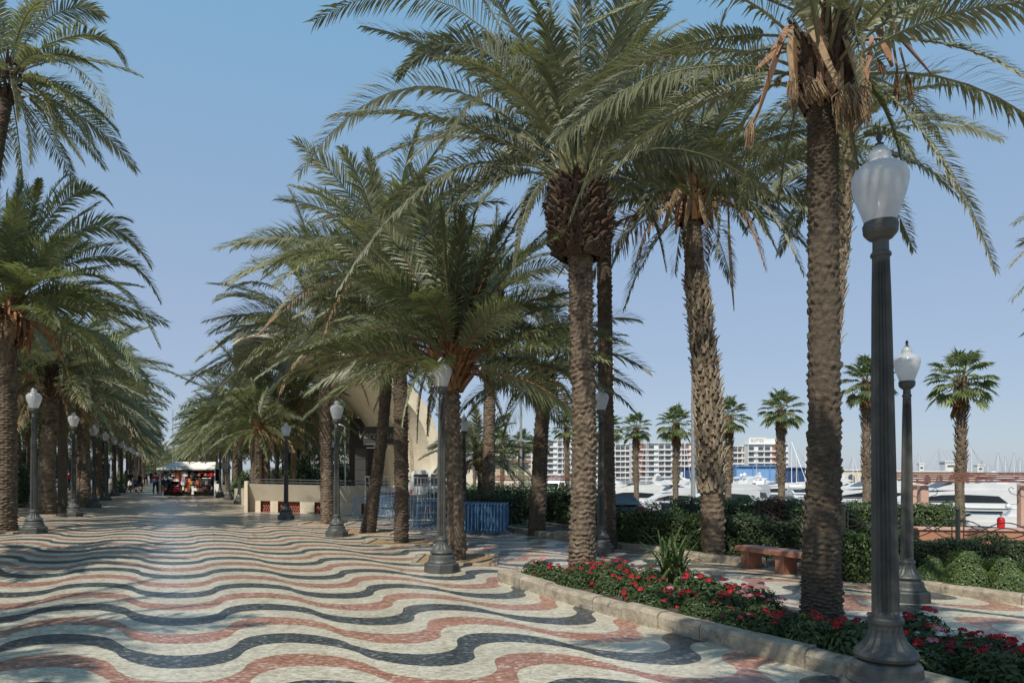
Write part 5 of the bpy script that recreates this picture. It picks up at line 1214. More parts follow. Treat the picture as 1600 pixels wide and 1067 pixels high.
def goods(kind, col, x, z, row, i):
    key = (kind, col)
    if key not in KG: KG[key] = goods_mesh(kind, len(KG)).mesh(kind, M['goods_' + col.replace(' ', '_')])
    rw = {0: 'top rail', 1: 'middle rail', 2: 'bottom rail', 3: 'left side'}[row]
    o = put(kind.replace(' ', '_'), KG[key], None, (SX + x, SY + .07 - .04 * (i % 2), sz + z), rnd.uniform(-.4, .4)); o.scale = (rnd.uniform(.95, 1.3),) * 3
    lab = f'{col} {kind} hanging {ORD[i]} from the left on the {rw} of the souvenir stall' if row < 3 else f'{col} {kind} hanging {ORD[i]} from the front along the left end of the souvenir stall'
    tag(o, lab, kind, 'goods hanging on the souvenir stall')
r1 = ['dark brown handbag', 'navy shirt', 'pale blue hat', 'pale pink handbag', 'tan shirt', 'red scarf', 'white shirt', 'white handbag', 'black scarf', 'grey backpack', 'black handbag', 'rust handbag', 'red hat', 'tan handbag', 'red handbag', 'red backpack']
r2 = ['black backpack', 'navy handbag', 'black shirt', 'grey hat', 'pale pink hat', 'white hat', 'red handbag', 'white backpack', 'crimson scarf', 'orange scarf', 'orange handbag', 'black handbag', 'rust backpack', 'dark brown scarf', 'black backpack', 'grey handbag', 'black shirt', 'navy hat']
r3 = ['rust backpack', 'tan shoes', 'black handbag', 'navy shoes', 'red backpack', 'crimson handbag', 'black shoes', 'white shoes', 'orange handbag', 'dark brown backpack', 'white scarf', 'white handbag', 'rust handbag', 'dark brown handbag', 'black backpack', 'rust shoes', 'black handbag', 'grey shoes']
for row, (lst, z) in enumerate(((r1, 1.83), (r2, 1.28), (r3, .73))):
    for i, t in enumerate(lst):
        col, kind = t.rsplit(' ', 1); goods(kind, col, -1.88 + 3.76 * (i + .5) / len(lst), z, row, i)
root = thing('sign_easel', 'white folding sign frame standing at the right end of the souvenir stall', 'sign', (SX + 2.35, SY - .2, sz))
for y in (-.22, .22):
    mb = MB(); mb.tube([(-.2, y, 0), (-.17, y * .2, 1.1), (.17, y * .2, 1.1), (.2, y, 0)], .02, 6); mb.build('frame', M['white'], root)
mb = MB(); mb.box((0, -.13, .62), (.32, .015, .55)); mb.build('board', M['white'], root)

# ------------------------------------------------------------------ people
def skin_obj(name, verts, edges, rad, m, parent):
    me = bpy.data.meshes.new(name); me.from_pydata(verts, edges, []); me.update()
    o = bpy.data.objects.new(name, me); C.objects.link(o); md = o.modifiers.new('skin', 'SKIN'); md.use_smooth_shade = True
    if not me.skin_vertices: return o
    for i, sv in enumerate(me.skin_vertices[0].data):
        sv.radius = (rad[i], rad[i]) if not isinstance(rad[i], tuple) else rad[i]; sv.use_root = i == 0
    o.modifiers.new('sub', 'SUBSURF').render_levels = 1
    dg = bpy.context.evaluated_depsgraph_get(); m2 = bpy.data.meshes.new_from_object(o.evaluated_get(dg)); bpy.data.objects.remove(o)
    m2.name = name; m2.materials.clear(); m2.materials.append(M[m])
    m2.polygons.foreach_set('use_smooth', np.ones(len(m2.polygons), bool))
    o = bpy.data.objects.new(name, m2); C.objects.link(o); o.parent = parent; return o
def person(pos, rz, label, top, bottom, hair, stride=.22, dress=False, longhair=False, arm=.12, scale=1.0, bag=None, female=False):
    """figure facing -y before rotation; skeleton grown with a skin"""
    root = thing('person', label, 'person', pos, rz); root.scale = (scale,) * 3
    sw = .165 if female else .195; hw = .095
    V = [(0, 0, .95), (0, .01, 1.12), (0, .015, 1.32), (0, .0, 1.42), (0, -.01, 1.50), (0, -.02, 1.60), (0, -.02, 1.70)]
    Rr = [(.125, .10), (.115, .085), (.14, .095), (.07, .06), (.05, .05), (.075, .088), (.055, .065)]
    E = [(0, 1), (1, 2), (2, 3), (3, 4), (4, 5), (5, 6)]
    legs = []
    for s, st in ((-1, stride), (1, -stride)):
        b = len(V); V += [(s * hw, 0, .90), (s * (hw + .005), -st * .55, .50), (s * hw, -st * .9 + .06, .09), (s * hw, -st * .9 - .09, .035)]; Rr += [.088, .056, .038, .035]; E += [(0, b), (b, b + 1), (b + 1, b + 2), (b + 2, b + 3)]; legs.append(b)
    hands = []
    for s, a in ((-1, -arm), (1, arm)):
        b = len(V); V += [(s * sw, .01, 1.40), (s * (sw + .04), .03 - a * .4, 1.12), (s * (sw + .05), -.04 - a, .88), (s * (sw + .05), -.055 - a * 1.1, .80)]; Rr += [.052, .038, .028, (.035, .018)]; E += [(2, b), (b, b + 1), (b + 1, b + 2), (b + 2, b + 3)]
        h = V[b + 3]
        for k in range(4):
            c = len(V); V += [(h[0] + s * .002, h[1] - .027 + k * .018, h[2] - .035), (h[0] - s * .012, h[1] - .03 + k * .018, h[2] - .075 + abs(k - 1.4) * .008)]; Rr += [.009, .008]; E += [(b + 3, c), (c, c + 1)]
        c = len(V); V += [(h[0] - s * .015, h[1] - .04, h[2] - .0), (h[0] - s * .02, h[1] - .055, h[2] - .035)]; Rr += [.010, .009]; E += [(b + 3, c), (c, c + 1)]
    c = len(V); V += [(0, -.105, 1.60)]; Rr += [.012]; E += [(5, c)]
    skin_obj('body', V, E, Rr, 'skin', root)
    # hair as a cap shape
    mb = MB(); mb.ball((0, .012, 1.655), .112, 12, 9, squash=(.88, 1.0, .98)); mb.build('hair', M[hair], root, True)
    if longhair: mb = MB(); mb.ball((0, .065, 1.50), .10, 10, 8, squash=(.95, .5, 1.7)); mb.build('long_hair', M[hair], root, True)
    def tors(rows, m, nm):
        mb = MB(); n = 16; VV = []
        for (z, rx, ry, oy) in rows:
            for j in range(n): a = 2 * math.pi * j / n; VV.append((rx * math.cos(a), oy + ry * math.sin(a) * (1 + .05 * math.cos(5 * a)), z))
        mb.add(VV, [(i * n + j, i * n + (j + 1) % n, (i + 1) * n + (j + 1) % n, (i + 1) * n + j) for i in range(len(rows) - 1) for j in range(n)] + [tuple(range((len(rows) - 1) * n, len(rows) * n))]); mb.build(nm, M[m], root, True)
    if dress:
        tors([(.52, .25, .20, 0), (.75, .22, .165, 0), (.95, .19, .14, 0), (1.10, .15, .115, 0), (1.25, .165, .125, .01), (1.36, .15, .10, .01), (1.41, .09, .07, .005)], top, 'dress')
    else:
        tors([(.90, .185, .135, 0), (1.05, .165, .125, 0), (1.22, .175, .13, .01), (1.35, sw + .005, .11, .01), (1.42, sw - .04, .085, .01), (1.455, .075, .07, .0)], top, 'shirt')
        for s, a in ((-1, -arm), (1, arm)):
            mb = MB(); mb.tube([(s * (sw - .05), .01, 1.39), (s * (sw + .015), .015, 1.33), (s * (sw + .035), .022 - a * .3, 1.17)], [.07, .064, .056], 10); mb.build('sleeve', M[top], root, True)
        if bottom[1] == 'skirt': tors([(.62, .21, .17, 0), (.80, .195, .155, 0), (.97, .165, .13, 0), (1.0, .15, .12, 0)], bottom[0], 'skirt')
        else:
            lo = .09 if bottom[1] == 'trousers' else .52
            for b in legs:
                h_, k_, f_ = V[b], V[b + 1], V[b + 2]; t_ = Vector(k_).lerp(Vector(f_), .0 if lo > .3 else .92)
                mb = MB(); mb.tube([(h_[0] * .7, h_[1], .99), h_, Vector(h_).lerp(Vector(k_), .6), k_ if lo < .3 else Vector(h_).lerp(Vector(k_), .95), t_] if lo < .3 else [(h_[0] * .7, h_[1], .99), h_, Vector(h_).lerp(Vector(k_), .6), Vector(h_).lerp(Vector(k_), .97)], ([.10, .108, .09, .072, .062] if lo < .3 else [.10, .11, .10, .095]), 12); mb.build('trouser_leg', M[bottom[0]], root, True)
            tors([(.84, .165, .13, 0), (.95, .175, .135, 0), (1.02, .165, .125, 0)], bottom[0], 'trouser_seat')
    for b in legs:
        f_ = V[b + 3]; mb = MB(); mb.ball((f_[0], f_[1] + .03, .045), .10, 10, 6, squash=(.48, 1.25, .45)); mb.build('shoe', M['shoe_' + ('white' if 'white skirt' in label else 'dark')], root, True)
    if bag:
        o = MB().ball((0, 0, 0), .20, 12, 8, squash=(1.0, .55, .85)).build('bag', M[bag[0]]); o.location = Vector(pos) + Matrix.Rotation(rz, 3, 'Z') @ Vector((bag[2], .21, 1.0))
        tag(o, bag[1], 'bag')
    return root
for nm, c_ in (('cl_black', (.015, .015, .018)), ('cl_white', (.75, .74, .72)), ('cl_red', (.42, .05, .06)), ('cl_navy', (.02, .03, .06)), ('cl_pink', (.5, .28, .26)), ('hair_dark', (.03, .02, .015)), ('hair_fair', (.22, .12, .06)), ('shoe_white', (.7, .7, .68)), ('shoe_dark', (.03, .03, .03)), ('cl_blue', (.25, .42, .68)), ('cl_grey', (.14, .14, .15)), ('cl_denim', (.05, .08, .15))): flat(nm, c_, .8)
person(at(219, 770), R(180), 'person in a black sleeveless dress with fair hair walking away along the avenue', 'cl_black', None, 'hair_fair', .2, True, True, female=True)
person(at(204, 770), R(176), 'person in a black top and white skirt walking away along the avenue', 'cl_black', ('cl_white', 'skirt'), 'hair_dark', .24, female=True, scale=1.03)
person(at(243, 771), R(188), 'person in a red top and dark trousers carrying a pale blue bag by the stall', 'cl_red', ('cl_black', 'trousers'), 'hair_dark', .16, scale=.98, bag=('cl_blue', 'pale blue bag slung on the back of the person in the red top', .02))
person(at(250.5, 770), R(200), 'person in a dusty pink top standing at the left end of the stall', 'cl_pink', ('cl_grey', 'trousers'), 'hair_dark', .08)
person(at(153, 768) + Vector((-2.4, 0, 0)), R(120), 'person in a red shirt half hidden between the left trunks', 'cl_red', ('cl_navy', 'trousers'), 'hair_dark', .15)
person(Vector(((42 - PX) * 42 / F, 42, gz((42 - PX) * 42 / F))), R(150), 'person in a white shirt in the shade between the nearest left trunk and lamp', 'cl_white', ('cl_denim', 'trousers'), 'hair_dark', .2)
for i, (x, y, c_, l) in enumerate(((228, 757, 'cl_grey', 'tiny distant person in grey beyond the walkers'), (236, 755, 'cl_black', 'tiny distant person in black at the far end of the avenue'), (196, 762, 'cl_denim', 'distant person in blue at the foot of the left lamp posts'))):
    person(at(x, y), R(180 + 40 * i), l, c_, ('cl_black', 'trousers'), 'hair_dark', .18)
# pushchair between the two walkers
p = at(212, 768); root = thing('pushchair', 'dark pushchair pushed between the two walkers', 'pushchair', p, R(180))
mb = MB(); mb.add([(-.2, -.3, .45), (.2, -.3, .45), (.2, .1, .38), (-.2, .1, .38), (-.22, .25, .95), (.22, .25, .95), (-.22, -.15, 1.0), (.22, -.15, 1.0)], [(0, 1, 2, 3), (3, 2, 5, 4), (4, 5, 7, 6), (0, 3, 4), (1, 5, 2), (0, 4, 6), (1, 7, 5)]); mb.build('seat_hood', M['cl_navy'], root)
mb = MB()
for s in (-.23, .23): mb.tube([(s, -.42, .1), (s, .1, .45), (s, .5, 1.02)], .015, 6); mb.tube([(s, .35, .1), (s, .0, .5)], .015, 6)
mb.tube([(-.23, .5, 1.02), (.23, .5, 1.02)], .018, 6); mb.build('frame', M['irondk'], root)
for x in (-.23, .23):
    for y in (-.42, .35): mb = MB(); mb.tube([(x - .02, y, .11), (x + .02, y, .11)], .11, 14); mb.build('wheel', M['rubber'], root)

# ------------------------------------------------------------------ boats
WZ = -1.55
def hull(mb, L, B, H, rake=.9, mi=0, sheer=.35, ns=14):
    V = []; m = 5
    for i in range(ns + 1):
        s = i / ns; b = B / 2 * (1 - max(0, (s - .35) / .65) ** 2.4) * (.9 + .1 * min(1, s * 4)); h = H * (1 + sheer * s * s)
        for (u, z) in ((0, -.5), (.55, -.35), (.86, .12 * H), (.97, .6 * h), (1.0, h)):
            x = -L / 2 + L * s + rake * (z / h if h else 0) * s * s
            V.append((x, -b * u, z))
        for (u, z) in ((1.0, h), (.97, .6 * h), (.86, .12 * H), (.55, -.35), (0, -.5)):
            x = -L / 2 + L * s + rake * (z / h) * s * s
            V.append((x, b * u, z))
    n = 2 * m; f = [(i * n + j, (i + 1) * n + j, (i + 1) * n + (j + 1) % n, i * n + (j + 1) % n) for i in range(ns) for j in range(n)] + [tuple(range(n))]
    mb.add(V, f, mi)
def yacht(name, x, d, L, rz, label, hm='gel', style=0, H=1.5, top=3.6, flag=None):
    X = (x - PX) * d / F
    root = thing(name, label, 'boat', (X, d, WZ), rz, 'motor yachts moored in the marina'); k = L / 16.0; B = L * .27; root.scale = (1, 1, top / ((H + (4.5 if style else 4.0)) * k))
    mb = MB(); hull(mb, L, B, H * k, 1.6 * k); mb.build('hull', M[hm], root)
    def pr(poly, w0, nm, m, parent=root, z0=H * k):
        mb = MB(); mb.prism([(px_ * k, z0 + pz * k) for px_, pz in poly], -w0 * B / 2, w0 * B / 2); return mb.build(nm, M[m], parent)
    sd = [(-6.6, 0), (4.9, .15), (3.2, 1.0), (1.2, 1.75), (-1.5, 2.0), (-5.8, 2.0), (-6.6, 1.8)]
    cab = pr(sd, .80, 'deckhouse', 'gel')
    pr([(-5.4, .55), (3.0, .62), (2.2, 1.05), (.2, 1.45), (-2.0, 1.5), (-4.6, 1.35)], .806, 'side_window', 'darkglass', cab)
    fb = pr([(-6.9, 2.02), (1.0, 2.0), (-.2, 2.5), (-1.2, 2.75), (-5.6, 2.75), (-7.0, 2.25)], .74, 'flybridge', 'gel')
    pr([(-.35, 2.35), (.35, 2.32), (-.7, 2.98), (-1.1, 2.95)], .60, 'windscreen', 'darkglass', fb)
    pr([(-6.3, 2.75), (-4.9, 2.75), (-4.1, 3.5), (-4.5, 4.1), (-5.0, 4.15), (-4.75, 3.55)] if style else [(-5.6, 2.75), (-4.6, 2.75), (-5.0, 3.4), (-6.4, 3.75), (-6.5, 3.55), (-5.6, 3.3)], .56, 'radar_arch', 'gel', fb)
    for s in (-1, 1):
        mb = MB(); x_ = [(-7.2 + t * 1.2) * k for t in range(11)]; V = []
        for x__ in x_:
            b_ = B / 2 * (1 - max(0, ((x__ / k + 8) / 16 - .35) / .65) ** 2.4) * (.9 + .1 * min(1, (x__ / k + 8) / 4)); hz = H * k * (1 + .35 * ((x__ / k + 8) / 16) ** 2)
            V += [(x__ + 1.6 * k * ((x__ / k + 8) / 16) ** 2 * .9, s * (b_ * 1.0 + .015), hz * .90), (x__ + 1.6 * k * ((x__ / k + 8) / 16) ** 2 * .9, s * (b_ * 1.0 + .03), hz * .955)]
        mb.add(V, [(2 * i, 2 * i + 2, 2 * i + 3, 2 * i + 1) for i in range(10)]); mb.build('rubbing_stripe', M['hullnavy'], root)
        if hm == 'gel':
            mb = MB(); mb.add([(v[0], v[1] - s * .01, v[2] * (.66 if i_ % 2 == 0 else .78)) for i_, v in enumerate(V[4:14])], [(2 * i, 2 * i + 2, 2 * i + 3, 2 * i + 1) for i in range(4)]); mb.build('hull_window', M['darkglass'], root)
    mb = MB(); mb.bbox((-5.9 * k, 0, H * k + .45 * k), (1.6 * k, B * .8, .12 * k), .02); mb.build('aft_deck', M['tealdeck'], root)
    mb = MB(); zt = H * k + (4.2 if style else 3.7) * k; mb.ball((-4.8 * k, .4 * k, zt + .2 * k), .32 * k, 10, 7); mb.ball((-4.8 * k, -.5 * k, zt + .15 * k), .25 * k, 10, 7); mb.build('radome', M['gel'], root)
    mb = MB()
    for s in (-1, 1):
        pts = [((-1 + t) * k, s * B / 2 * (.93 - .09 * max(0, t - 4) ** 1.05 / 1.6), (H * (1 + .35 * ((t + 7) / 16) ** 2) + .62) * k) for t in range(0, 9, 2)]
        mb.tube(pts, .022 * k, 5, cap=False)
        for p_ in pts: mb.tube([p_, (p_[0], p_[1], p_[2] - .62 * k)], .015 * k, 4, cap=False)
    mb.build('rail', M['steel'], root)
    for t in range(4):
        for s in (-1, 1):
            mb = MB(); zc = H * k * .62; b_ = B / 2 * (1 - max(0, ((t * 2 + 7.5) / 16 - .35) / .65) ** 2.4) * .985; mb.tube([((-.5 + t * 2) * k, s * (b_ - .04), zc), ((-.5 + t * 2) * k, s * (b_ + .03), zc)], .16 * k, 10); mb.build('porthole', M['darkglass'], root)
    if flag:
        mb = MB(); mb.tube([(-7.6 * k, 0, H * k), (-8.2 * k, 0, (H + 2.2) * k)], .02, 5); fs = mb.build('flagstaff', M['steel'], root)
        mb = MB(); mb.add([(-8.2 * k, 0, (H + 2.1) * k), (-8.0 * k, .02, (H + 1.35) * k), (-7.6 * k, .12, (H + .95) * k), (-7.75 * k, .1, (H + 1.7) * k)], [(0, 1, 2, 3)]); mb.build('flag', M['redplastic'], fs)
    return root
yacht('motor_yacht', 1462, 55, 13.5, R(170), 'big white motor yacht close behind the red pergola with a long black window band', 'gel', 0, 1.4, 3.7)
yacht('motor_yacht', 1205, 88, 17, R(172), 'grey hulled motor yacht with a tall swept radar arch between the two thickest trunks', 'gelgrey', 1, 1.9)
yacht('motor_yacht', 1075, 78, 14, R(170), 'sleek white and grey motor yacht behind the tall street light pole', 'gelgrey', 0, 1.5)
yacht('motor_yacht', 982, 74, 11, R(150), 'small white cabin cruiser with a square wheelhouse behind the parked car', 'gel', 1, 1.3)
yacht('motor_yacht', 1118, 62, 9.5, R(195), 'dark hulled motor boat right behind the hedge at the ragged curved trunk', 'hullnavy', 0, 1.2)
yacht('motor_yacht', 1340, 66, 14, R(175), 'white motor yacht seen between the big trunk and the nearest lamp post', 'gelgrey', 0, 1.4)
yacht('motor_yacht', 1560, 60, 15, R(200), 'white motor yacht beyond the pergola with a red ensign at its stern', 'gel', 1, 1.5, 3.4, flag=1)
yacht('motor_yacht', 1612, 84, 16, R(170), 'large white yacht with a long pale roof, cut by the right picture edge', 'gel', 0, 2.2, 4.6)
yacht('motor_yacht', 905, 92, 15, R(168), 'white motor yacht seen left of the brown boss trunk behind the far pergola', 'gel', 1, 1.5)
yacht('motor_yacht', 828, 84, 12, R(185), 'little white yacht behind the leaning stained trunk', 'gel', 0, 1.4)
yacht('motor_yacht', 1500, 34, 6.5, R(152), 'low white motor boat with a sloping sunshade right behind the terracotta wall', 'gel', 0, 1.1, 2.0)
yacht('motor_yacht', 1150, 118, 13, R(176), 'white yacht in the second line behind the swept radar arch', 'gel', 1, 1.8, 4.0)
yacht('motor_yacht', 1030, 112, 12, R(172), 'white yacht in the second line left of the street light pole', 'gel', 1, 1.8, 4.0)
yacht('motor_yacht', 1275, 112, 12, R(174), 'white yacht in the second line just left of the big trunk', 'gel', 0, 1.8, 4.0)
for i, (x, d, L, st, hm, l) in enumerate(((1008, 96, 9, 1, 'gel', 'small white cruiser between two fan palms left of the hotel wing centre'), (1040, 66, 7.5, 0, 'gel', 'low white sports boat left of the fan palm by the street light pole'), (1168, 70, 8, 0, 'gel', 'white sports boat right of the ragged curved trunk close to the hedge'), (1252, 74, 9, 1, 'gel', 'white cruiser between the hotel end fan palm and the big trunk'), (1318, 92, 10, 0, 'gelgrey', 'grey and white boat just right of the big trunk'), (1372, 84, 9, 1, 'gel', 'white cruiser right behind the nearest lamp post'), (1405, 104, 10, 0, 'gel', 'small white yacht left of the second right lamp post'), (945, 84, 8, 1, 'gel', 'small cruiser behind the dark trunk and lamp post'), (1100, 104, 10, 0, 'gel', 'white boat in the second line at the street light pole'), (1520, 92, 10, 1, 'gel', 'white cruiser in the second line beyond the pergola fan palm'), (1575, 100, 10, 0, 'gelgrey', 'grey boat in the second line by the right pergola post'), (862, 70, 8, 0, 'gel', 'low white boat under the far pergola'))):
    yacht('motor_yacht', x, d, L, R(150 + 37 * (i % 4)), l, hm, st, 1.3, top=2.7 + .35 * (i % 3))
root = thing('red_buoy', 'bright red round fender standing on the wall below the right pergola post', 'buoy', P(1564, 826, 17.75))
mb = MB(); mb.lathe([(.06, 0), (.085, .04), (.09, .14), (.09, .24), (.07, .29), (.03, .31)], 14); mb.build('float', M['redplastic'], root, True); mb = MB(); mb.tube([(0, 0, .33), (0, 0, .40)], .025, 6); mb.build('ring', M['steel'], root)
def sailboat(x, d, L, top_y, label, i):
    X = (x - PX) * d / F; root = thing('sailing_boat', label, 'boat', (X, d, WZ), R(80 + 17 * i), 'sailing boats with bare masts')
    mb = MB(); hull(mb, L, L * .28, 1.1, .8); mb.build('hull', M['gel'], root)
    mb = MB(); mb.prism([(-L * .2, 1.1), (L * .2, 1.15), (L * .12, 1.55), (-L * .2, 1.6)], -L * .08, L * .08); mb.build('cabin', M['gel'], root)
    h = CZ - (top_y - PY) * d / F - WZ; r_ = max(.07, .55 * d / F)
    mb = MB(); mb.tube([(L * .06, 0, .8), (L * .06, 0, h)], [r_, r_ * .8], 6); mb.tube([(L * .06, 0, 2.2), (-L * .36, 0, 2.3)], r_, 6); mb.build('mast', M['white'], root)
    mb = MB(); q_ = max(.012, .16 * d / F)
    for e in ((L * .48, 0, 1.3), (-L * .46, 0, 1.1), (L * .02, L * .13, 1.1), (L * .02, -L * .13, 1.1)): mb.tube([(L * .06, 0, h), e], q_, 3, cap=False)
    mb.build('rigging', M['steel'], root)
for i, (x, d, L, ty, l) in enumerate(((958, 78, 10, 560, 'sailing boat with a mast and slanting stay left of the dark glass hotel wing'), (1240, 120, 11, 690, 'sailing boat at the right end of the hotel with two slanting stays'), (1441, 150, 10, 706, 'sailing boat whose thick mast stands left of the pergola over the harbour wall'), (1472, 170, 12, 698, 'sailing boat with a mast just left of the fan palm by the pergola'), (1481, 190, 10, 700, 'sailing boat with a thin mast beside the white port tower'), (1514, 150, 12, 685, 'sailing boat with the tallest mast, right of the fan palm by the pergola'), (1521, 185, 10, 698, 'sailing boat with a thin mast just right of the tallest mast'), (1546, 180, 9, 722, 'sailing boat with the shortest mast near the right edge'), (1561, 150, 11, 704, 'sailing boat with a thick mast above the right part of the pergola'), (1571, 180, 10, 710, 'sailing boat with a thin mast in the right corner group'), (1583, 150, 11, 703, 'sailing boat with the rightmost mast'), (1331, 170, 11, 712, 'sailing boat mast between the big trunk and the fan palm'), (880, 90, 10, 640, 'sailing boat with a fine mast in front of the balconied hotel wing'), (868, 110, 10, 652, 'sailing boat with a fine mast left of the fan palm at the brown boss trunk'))):
    sailboat(x, d, L, ty, l, i)
for i, (x, d, ty) in enumerate(((1008, 120, 676), (1029, 140, 690), (1071, 130, 684), (1103, 150, 696), (1142, 140, 702), (1186, 150, 706), (1249, 140, 700), (1262, 160, 708), (1305, 160, 716), (1395, 170, 712), (1425, 190, 720), (1534, 200, 716), (1592, 190, 712))):
    sailboat(x, d, 9, ty, f'distant sailing boat, {ORD[i]} from the left among the fine bare masts beyond the yachts', i + 20)

# ------------------------------------------------------------------ buildings across the harbour
def facade(name, label, cat, x0, x1, ytop, d, rows, bay, depth=14, zb=-2.0, wall='bldwhite', slab='bldwhite', glass='blddark', fl=3.0, accent=None, fins=False, wfrac=.62, balc=True, top=1.2):
    X0, X1 = (x0 - PX) * d / F, (x1 - PX) * d / F; zt = CZ - (ytop - PY) * d / F; H = zt - zb; W = X1 - X0
    root = thing(name, label, cat, ((X0 + X1) / 2, d, zb))
    mb = MB(); mb.box((0, depth / 2 + .9, H / 2), (W, depth, H)); mb.build('wall', M[wall], root)
    nb = max(1, int(W / bay)); bw = W / nb
    mb = MB(); mb.box((0, depth / 2 + .3, H + .15), (W + .8, depth + 1.6, .5)); mb.build('roof', M[slab], root)
    cnt = 0
    for r_ in range(rows):
        z = H - top - (r_ + 1) * fl
        if z < 0: break
        if balc:
            mb = MB(); mb.box((0, .2, z + .1), (W, 1.5, .25)); mb.box((0, -.52, z + .6), (W, .08, .85)); mb.build('balcony', M[slab], root)
        for b in range(nb):
            cx = -W / 2 + (b + .5) * bw
            if accent and ((b * 7 + 3) % accent[1] < accent[2]) and cnt < 100:
                mb = MB(); mb.box((cx, .86, z + fl / 2 + .1), (bw * .96, .06, fl * .86)); mb.build('orange_panel', M['bldorange'], root)
            if cnt < 100:
                mb = MB(); mb.box((cx + (bw * .12 if b % 2 else -bw * .05), .84, z + fl * .5), (bw * wfrac, .10, fl * .68)); o = mb.build('window', M[glass], root); cnt += 1
    for b in range(nb + 1):
        cx = -W / 2 + b * bw
        if fins or (balc and b % 2 == 0):
            mb = MB(); mb.box((cx, .15 if not fins else -.1, H / 2), (.22, 1.3 if not fins else 1.7, H - .2)); mb.build('party_wall', M[slab], root)
    return root, (X0 + X1) / 2, H
facade('hotel', 'long white hotel wing with rows of pale balconies right of the dark glass wing', 'hotel', 986, 1104, 692, 520, 6, 6.0, fl=4.2, accent=('o', 9, 2))
facade('hotel', 'hotel wing of dark glass with thin white fins between two fan palms', 'hotel', 938, 985, 694, 528, 6, 3.4, fl=4.2, glass='blddark', fins=True, wfrac=.92, balc=True, slab='bldwhite')
facade('hotel', 'hotel wing with a zigzag roof edge right of the ragged curved trunk', 'hotel', 1105, 1168, 697, 524, 6, 3.6, fl=4.2, fins=True, wfrac=.85, accent=('o', 11, 1))
hr, hx, hh = facade('hotel', 'hotel end block with orange panels and a roof sign', 'hotel', 1169, 1232, 694, 515, 6, 5.6, fl=4.4, accent=('o', 6, 1))
mb = MB(); mb.box((-2, 6, hh + 2.4), (24, 8, 4.0)); mb.build('roof_block', M['bldwhite'], hr)
mb = MB(); mb.box((-7.5, 1.9, hh + 2.9), (12.5, .15, 4.6)); bb = mb.build('sign_board', M['bldwhite'], hr)
text_obj('letter', 'SUITES', 'signgrey', bb, (-7.5, 1.78, hh + 1.7), 3.4, .04)
facade('hotel', 'balconied white hotel wing seen left of the trunk with the brown boss', 'hotel', 832, 937, 688, 535, 6, 5.6, fl=4.3)
facade('apartment_block', 'brownish apartment block with dark window grid behind the grey trunk', 'building', 752, 831, 692, 430, 5, 4.0, wall='bldcream', slab='bldcream', wfrac=.8, balc=False)
r2_, ex, eh = facade('hotel', 'white hotel with blue roof letters seen through the bandstand arch', 'hotel', 470, 640, 681, 330, 6, 4.6)
mb = MB(); mb.box(((556 - PX) * 330 / F - ex, 5, eh + 1.9), (11.5, 7, 3.4)); mb.build('roof_block', M['bldwhite'], r2_)
text_obj('letter', 'EL', 'bldblue', r2_, ((563 - PX) * 330 / F - ex, 1.4, eh + .75), 3.0, .05)
facade('port_building', 'cream port building with tan shutters left of the grey trunk', 'building', 700, 826, 722, 175, 2, 4.5, depth=10, wall='bldcream', slab='tile', glass='shutter', balc=False, fl=3.6, wfrac=.34, top=.5)
facade('warehouse', 'bright blue clad warehouse below the hotel end block', 'warehouse', 1150, 1216, 728, 430, 0, 5, wall='bldblue', slab='bldblue')
facade('warehouse', 'dark blue warehouse left of the bright blue one', 'warehouse', 1070, 1149, 730, 436, 0, 5, wall='bldnavy', slab='bldnavy')
facade('warehouse', 'dark blue shed right of the bright blue warehouse', 'warehouse', 1217, 1290, 731, 438, 0, 5, wall='bldnavy', slab='bldnavy')
def arch_building(x0, x1, yt, d, label, na):
    X0, X1 = (x0 - PX) * d / F, (x1 - PX) * d / F; zt = CZ - (yt - PY) * d / F; H = zt + 2; W = X1 - X0; root = thing('port_building', label, 'building', ((X0 + X1) / 2, d, -2))
    mb = MB(); mb.box((0, 5, H / 2), (W, 9, H)); mb.build('wall', M['bldcream'], root)
    mb = MB(); mb.box((0, 5, H + .15), (W + .7, 9.7, .35)); mb.build('roof', M['bldwhite'], root)
    for k in range(na):
        cx = -W / 2 + (k + .5) * W / na; w_ = W / na * .26
        mb = MB(); poly = [(cx - w_, H * .34), (cx + w_, H * .34), (cx + w_, H * .62)] + [(cx + w_ * math.cos(R(a)), H * .62 + w_ * math.sin(R(a))) for a in (30, 60, 90, 120, 150)] + [(cx - w_, H * .62)]
        mb.prism(poly, .40, .52); mb.build('arched_window', M['blddark'], root)
    return root
arch_building(1302, 1400, 735, 215, 'low cream port building with arched windows left of the nearest lamp post', 5)
arch_building(1403, 1498, 737, 212, 'low cream port building with arched windows left of the pergola fan palm', 5)
arch_building(1500, 1640, 739, 222, 'low pale port building behind the pergola at the right', 7)
def tower(x, w, yt, d, label):
    X = (x - PX) * d / F; zt = CZ - (yt - PY) * d / F; H = zt + 2; W = w * d / F; root = thing('port_tower', label, 'tower', (X, d, -2))
    mb = MB(); mb.box((0, 0, H / 2), (W, W, H)); mb.build('wall', M['bldwhite'], root); mb = MB(); mb.box((0, 0, H + .25), (W * 1.15, W * 1.15, .5)); mb.build('roof', M['bldwhite'], root)
    mb = MB(); mb.box((0, -W / 2 - .02, H * .84), (W * .6, .1, H * .08)); mb.build('window', M['blddark'], root)
tower(1480, 17, 722, 260, 'squat white port tower left of the pergola fan palm'); tower(1529, 10, 727, 255, 'small white port tower right of the pergola fan palm'); tower(1438, 7, 725, 258, 'narrow white port tower right of the second lamp post'); tower(1505, 9, 730, 250, 'low white port block directly right of the pergola fan palm trunk')
mb = MB(); mb.box((500, 640, -.2), (1700, 10, 4.6)); mb.build('breakwater', M['bldcream'])['kind'] = 'structure'
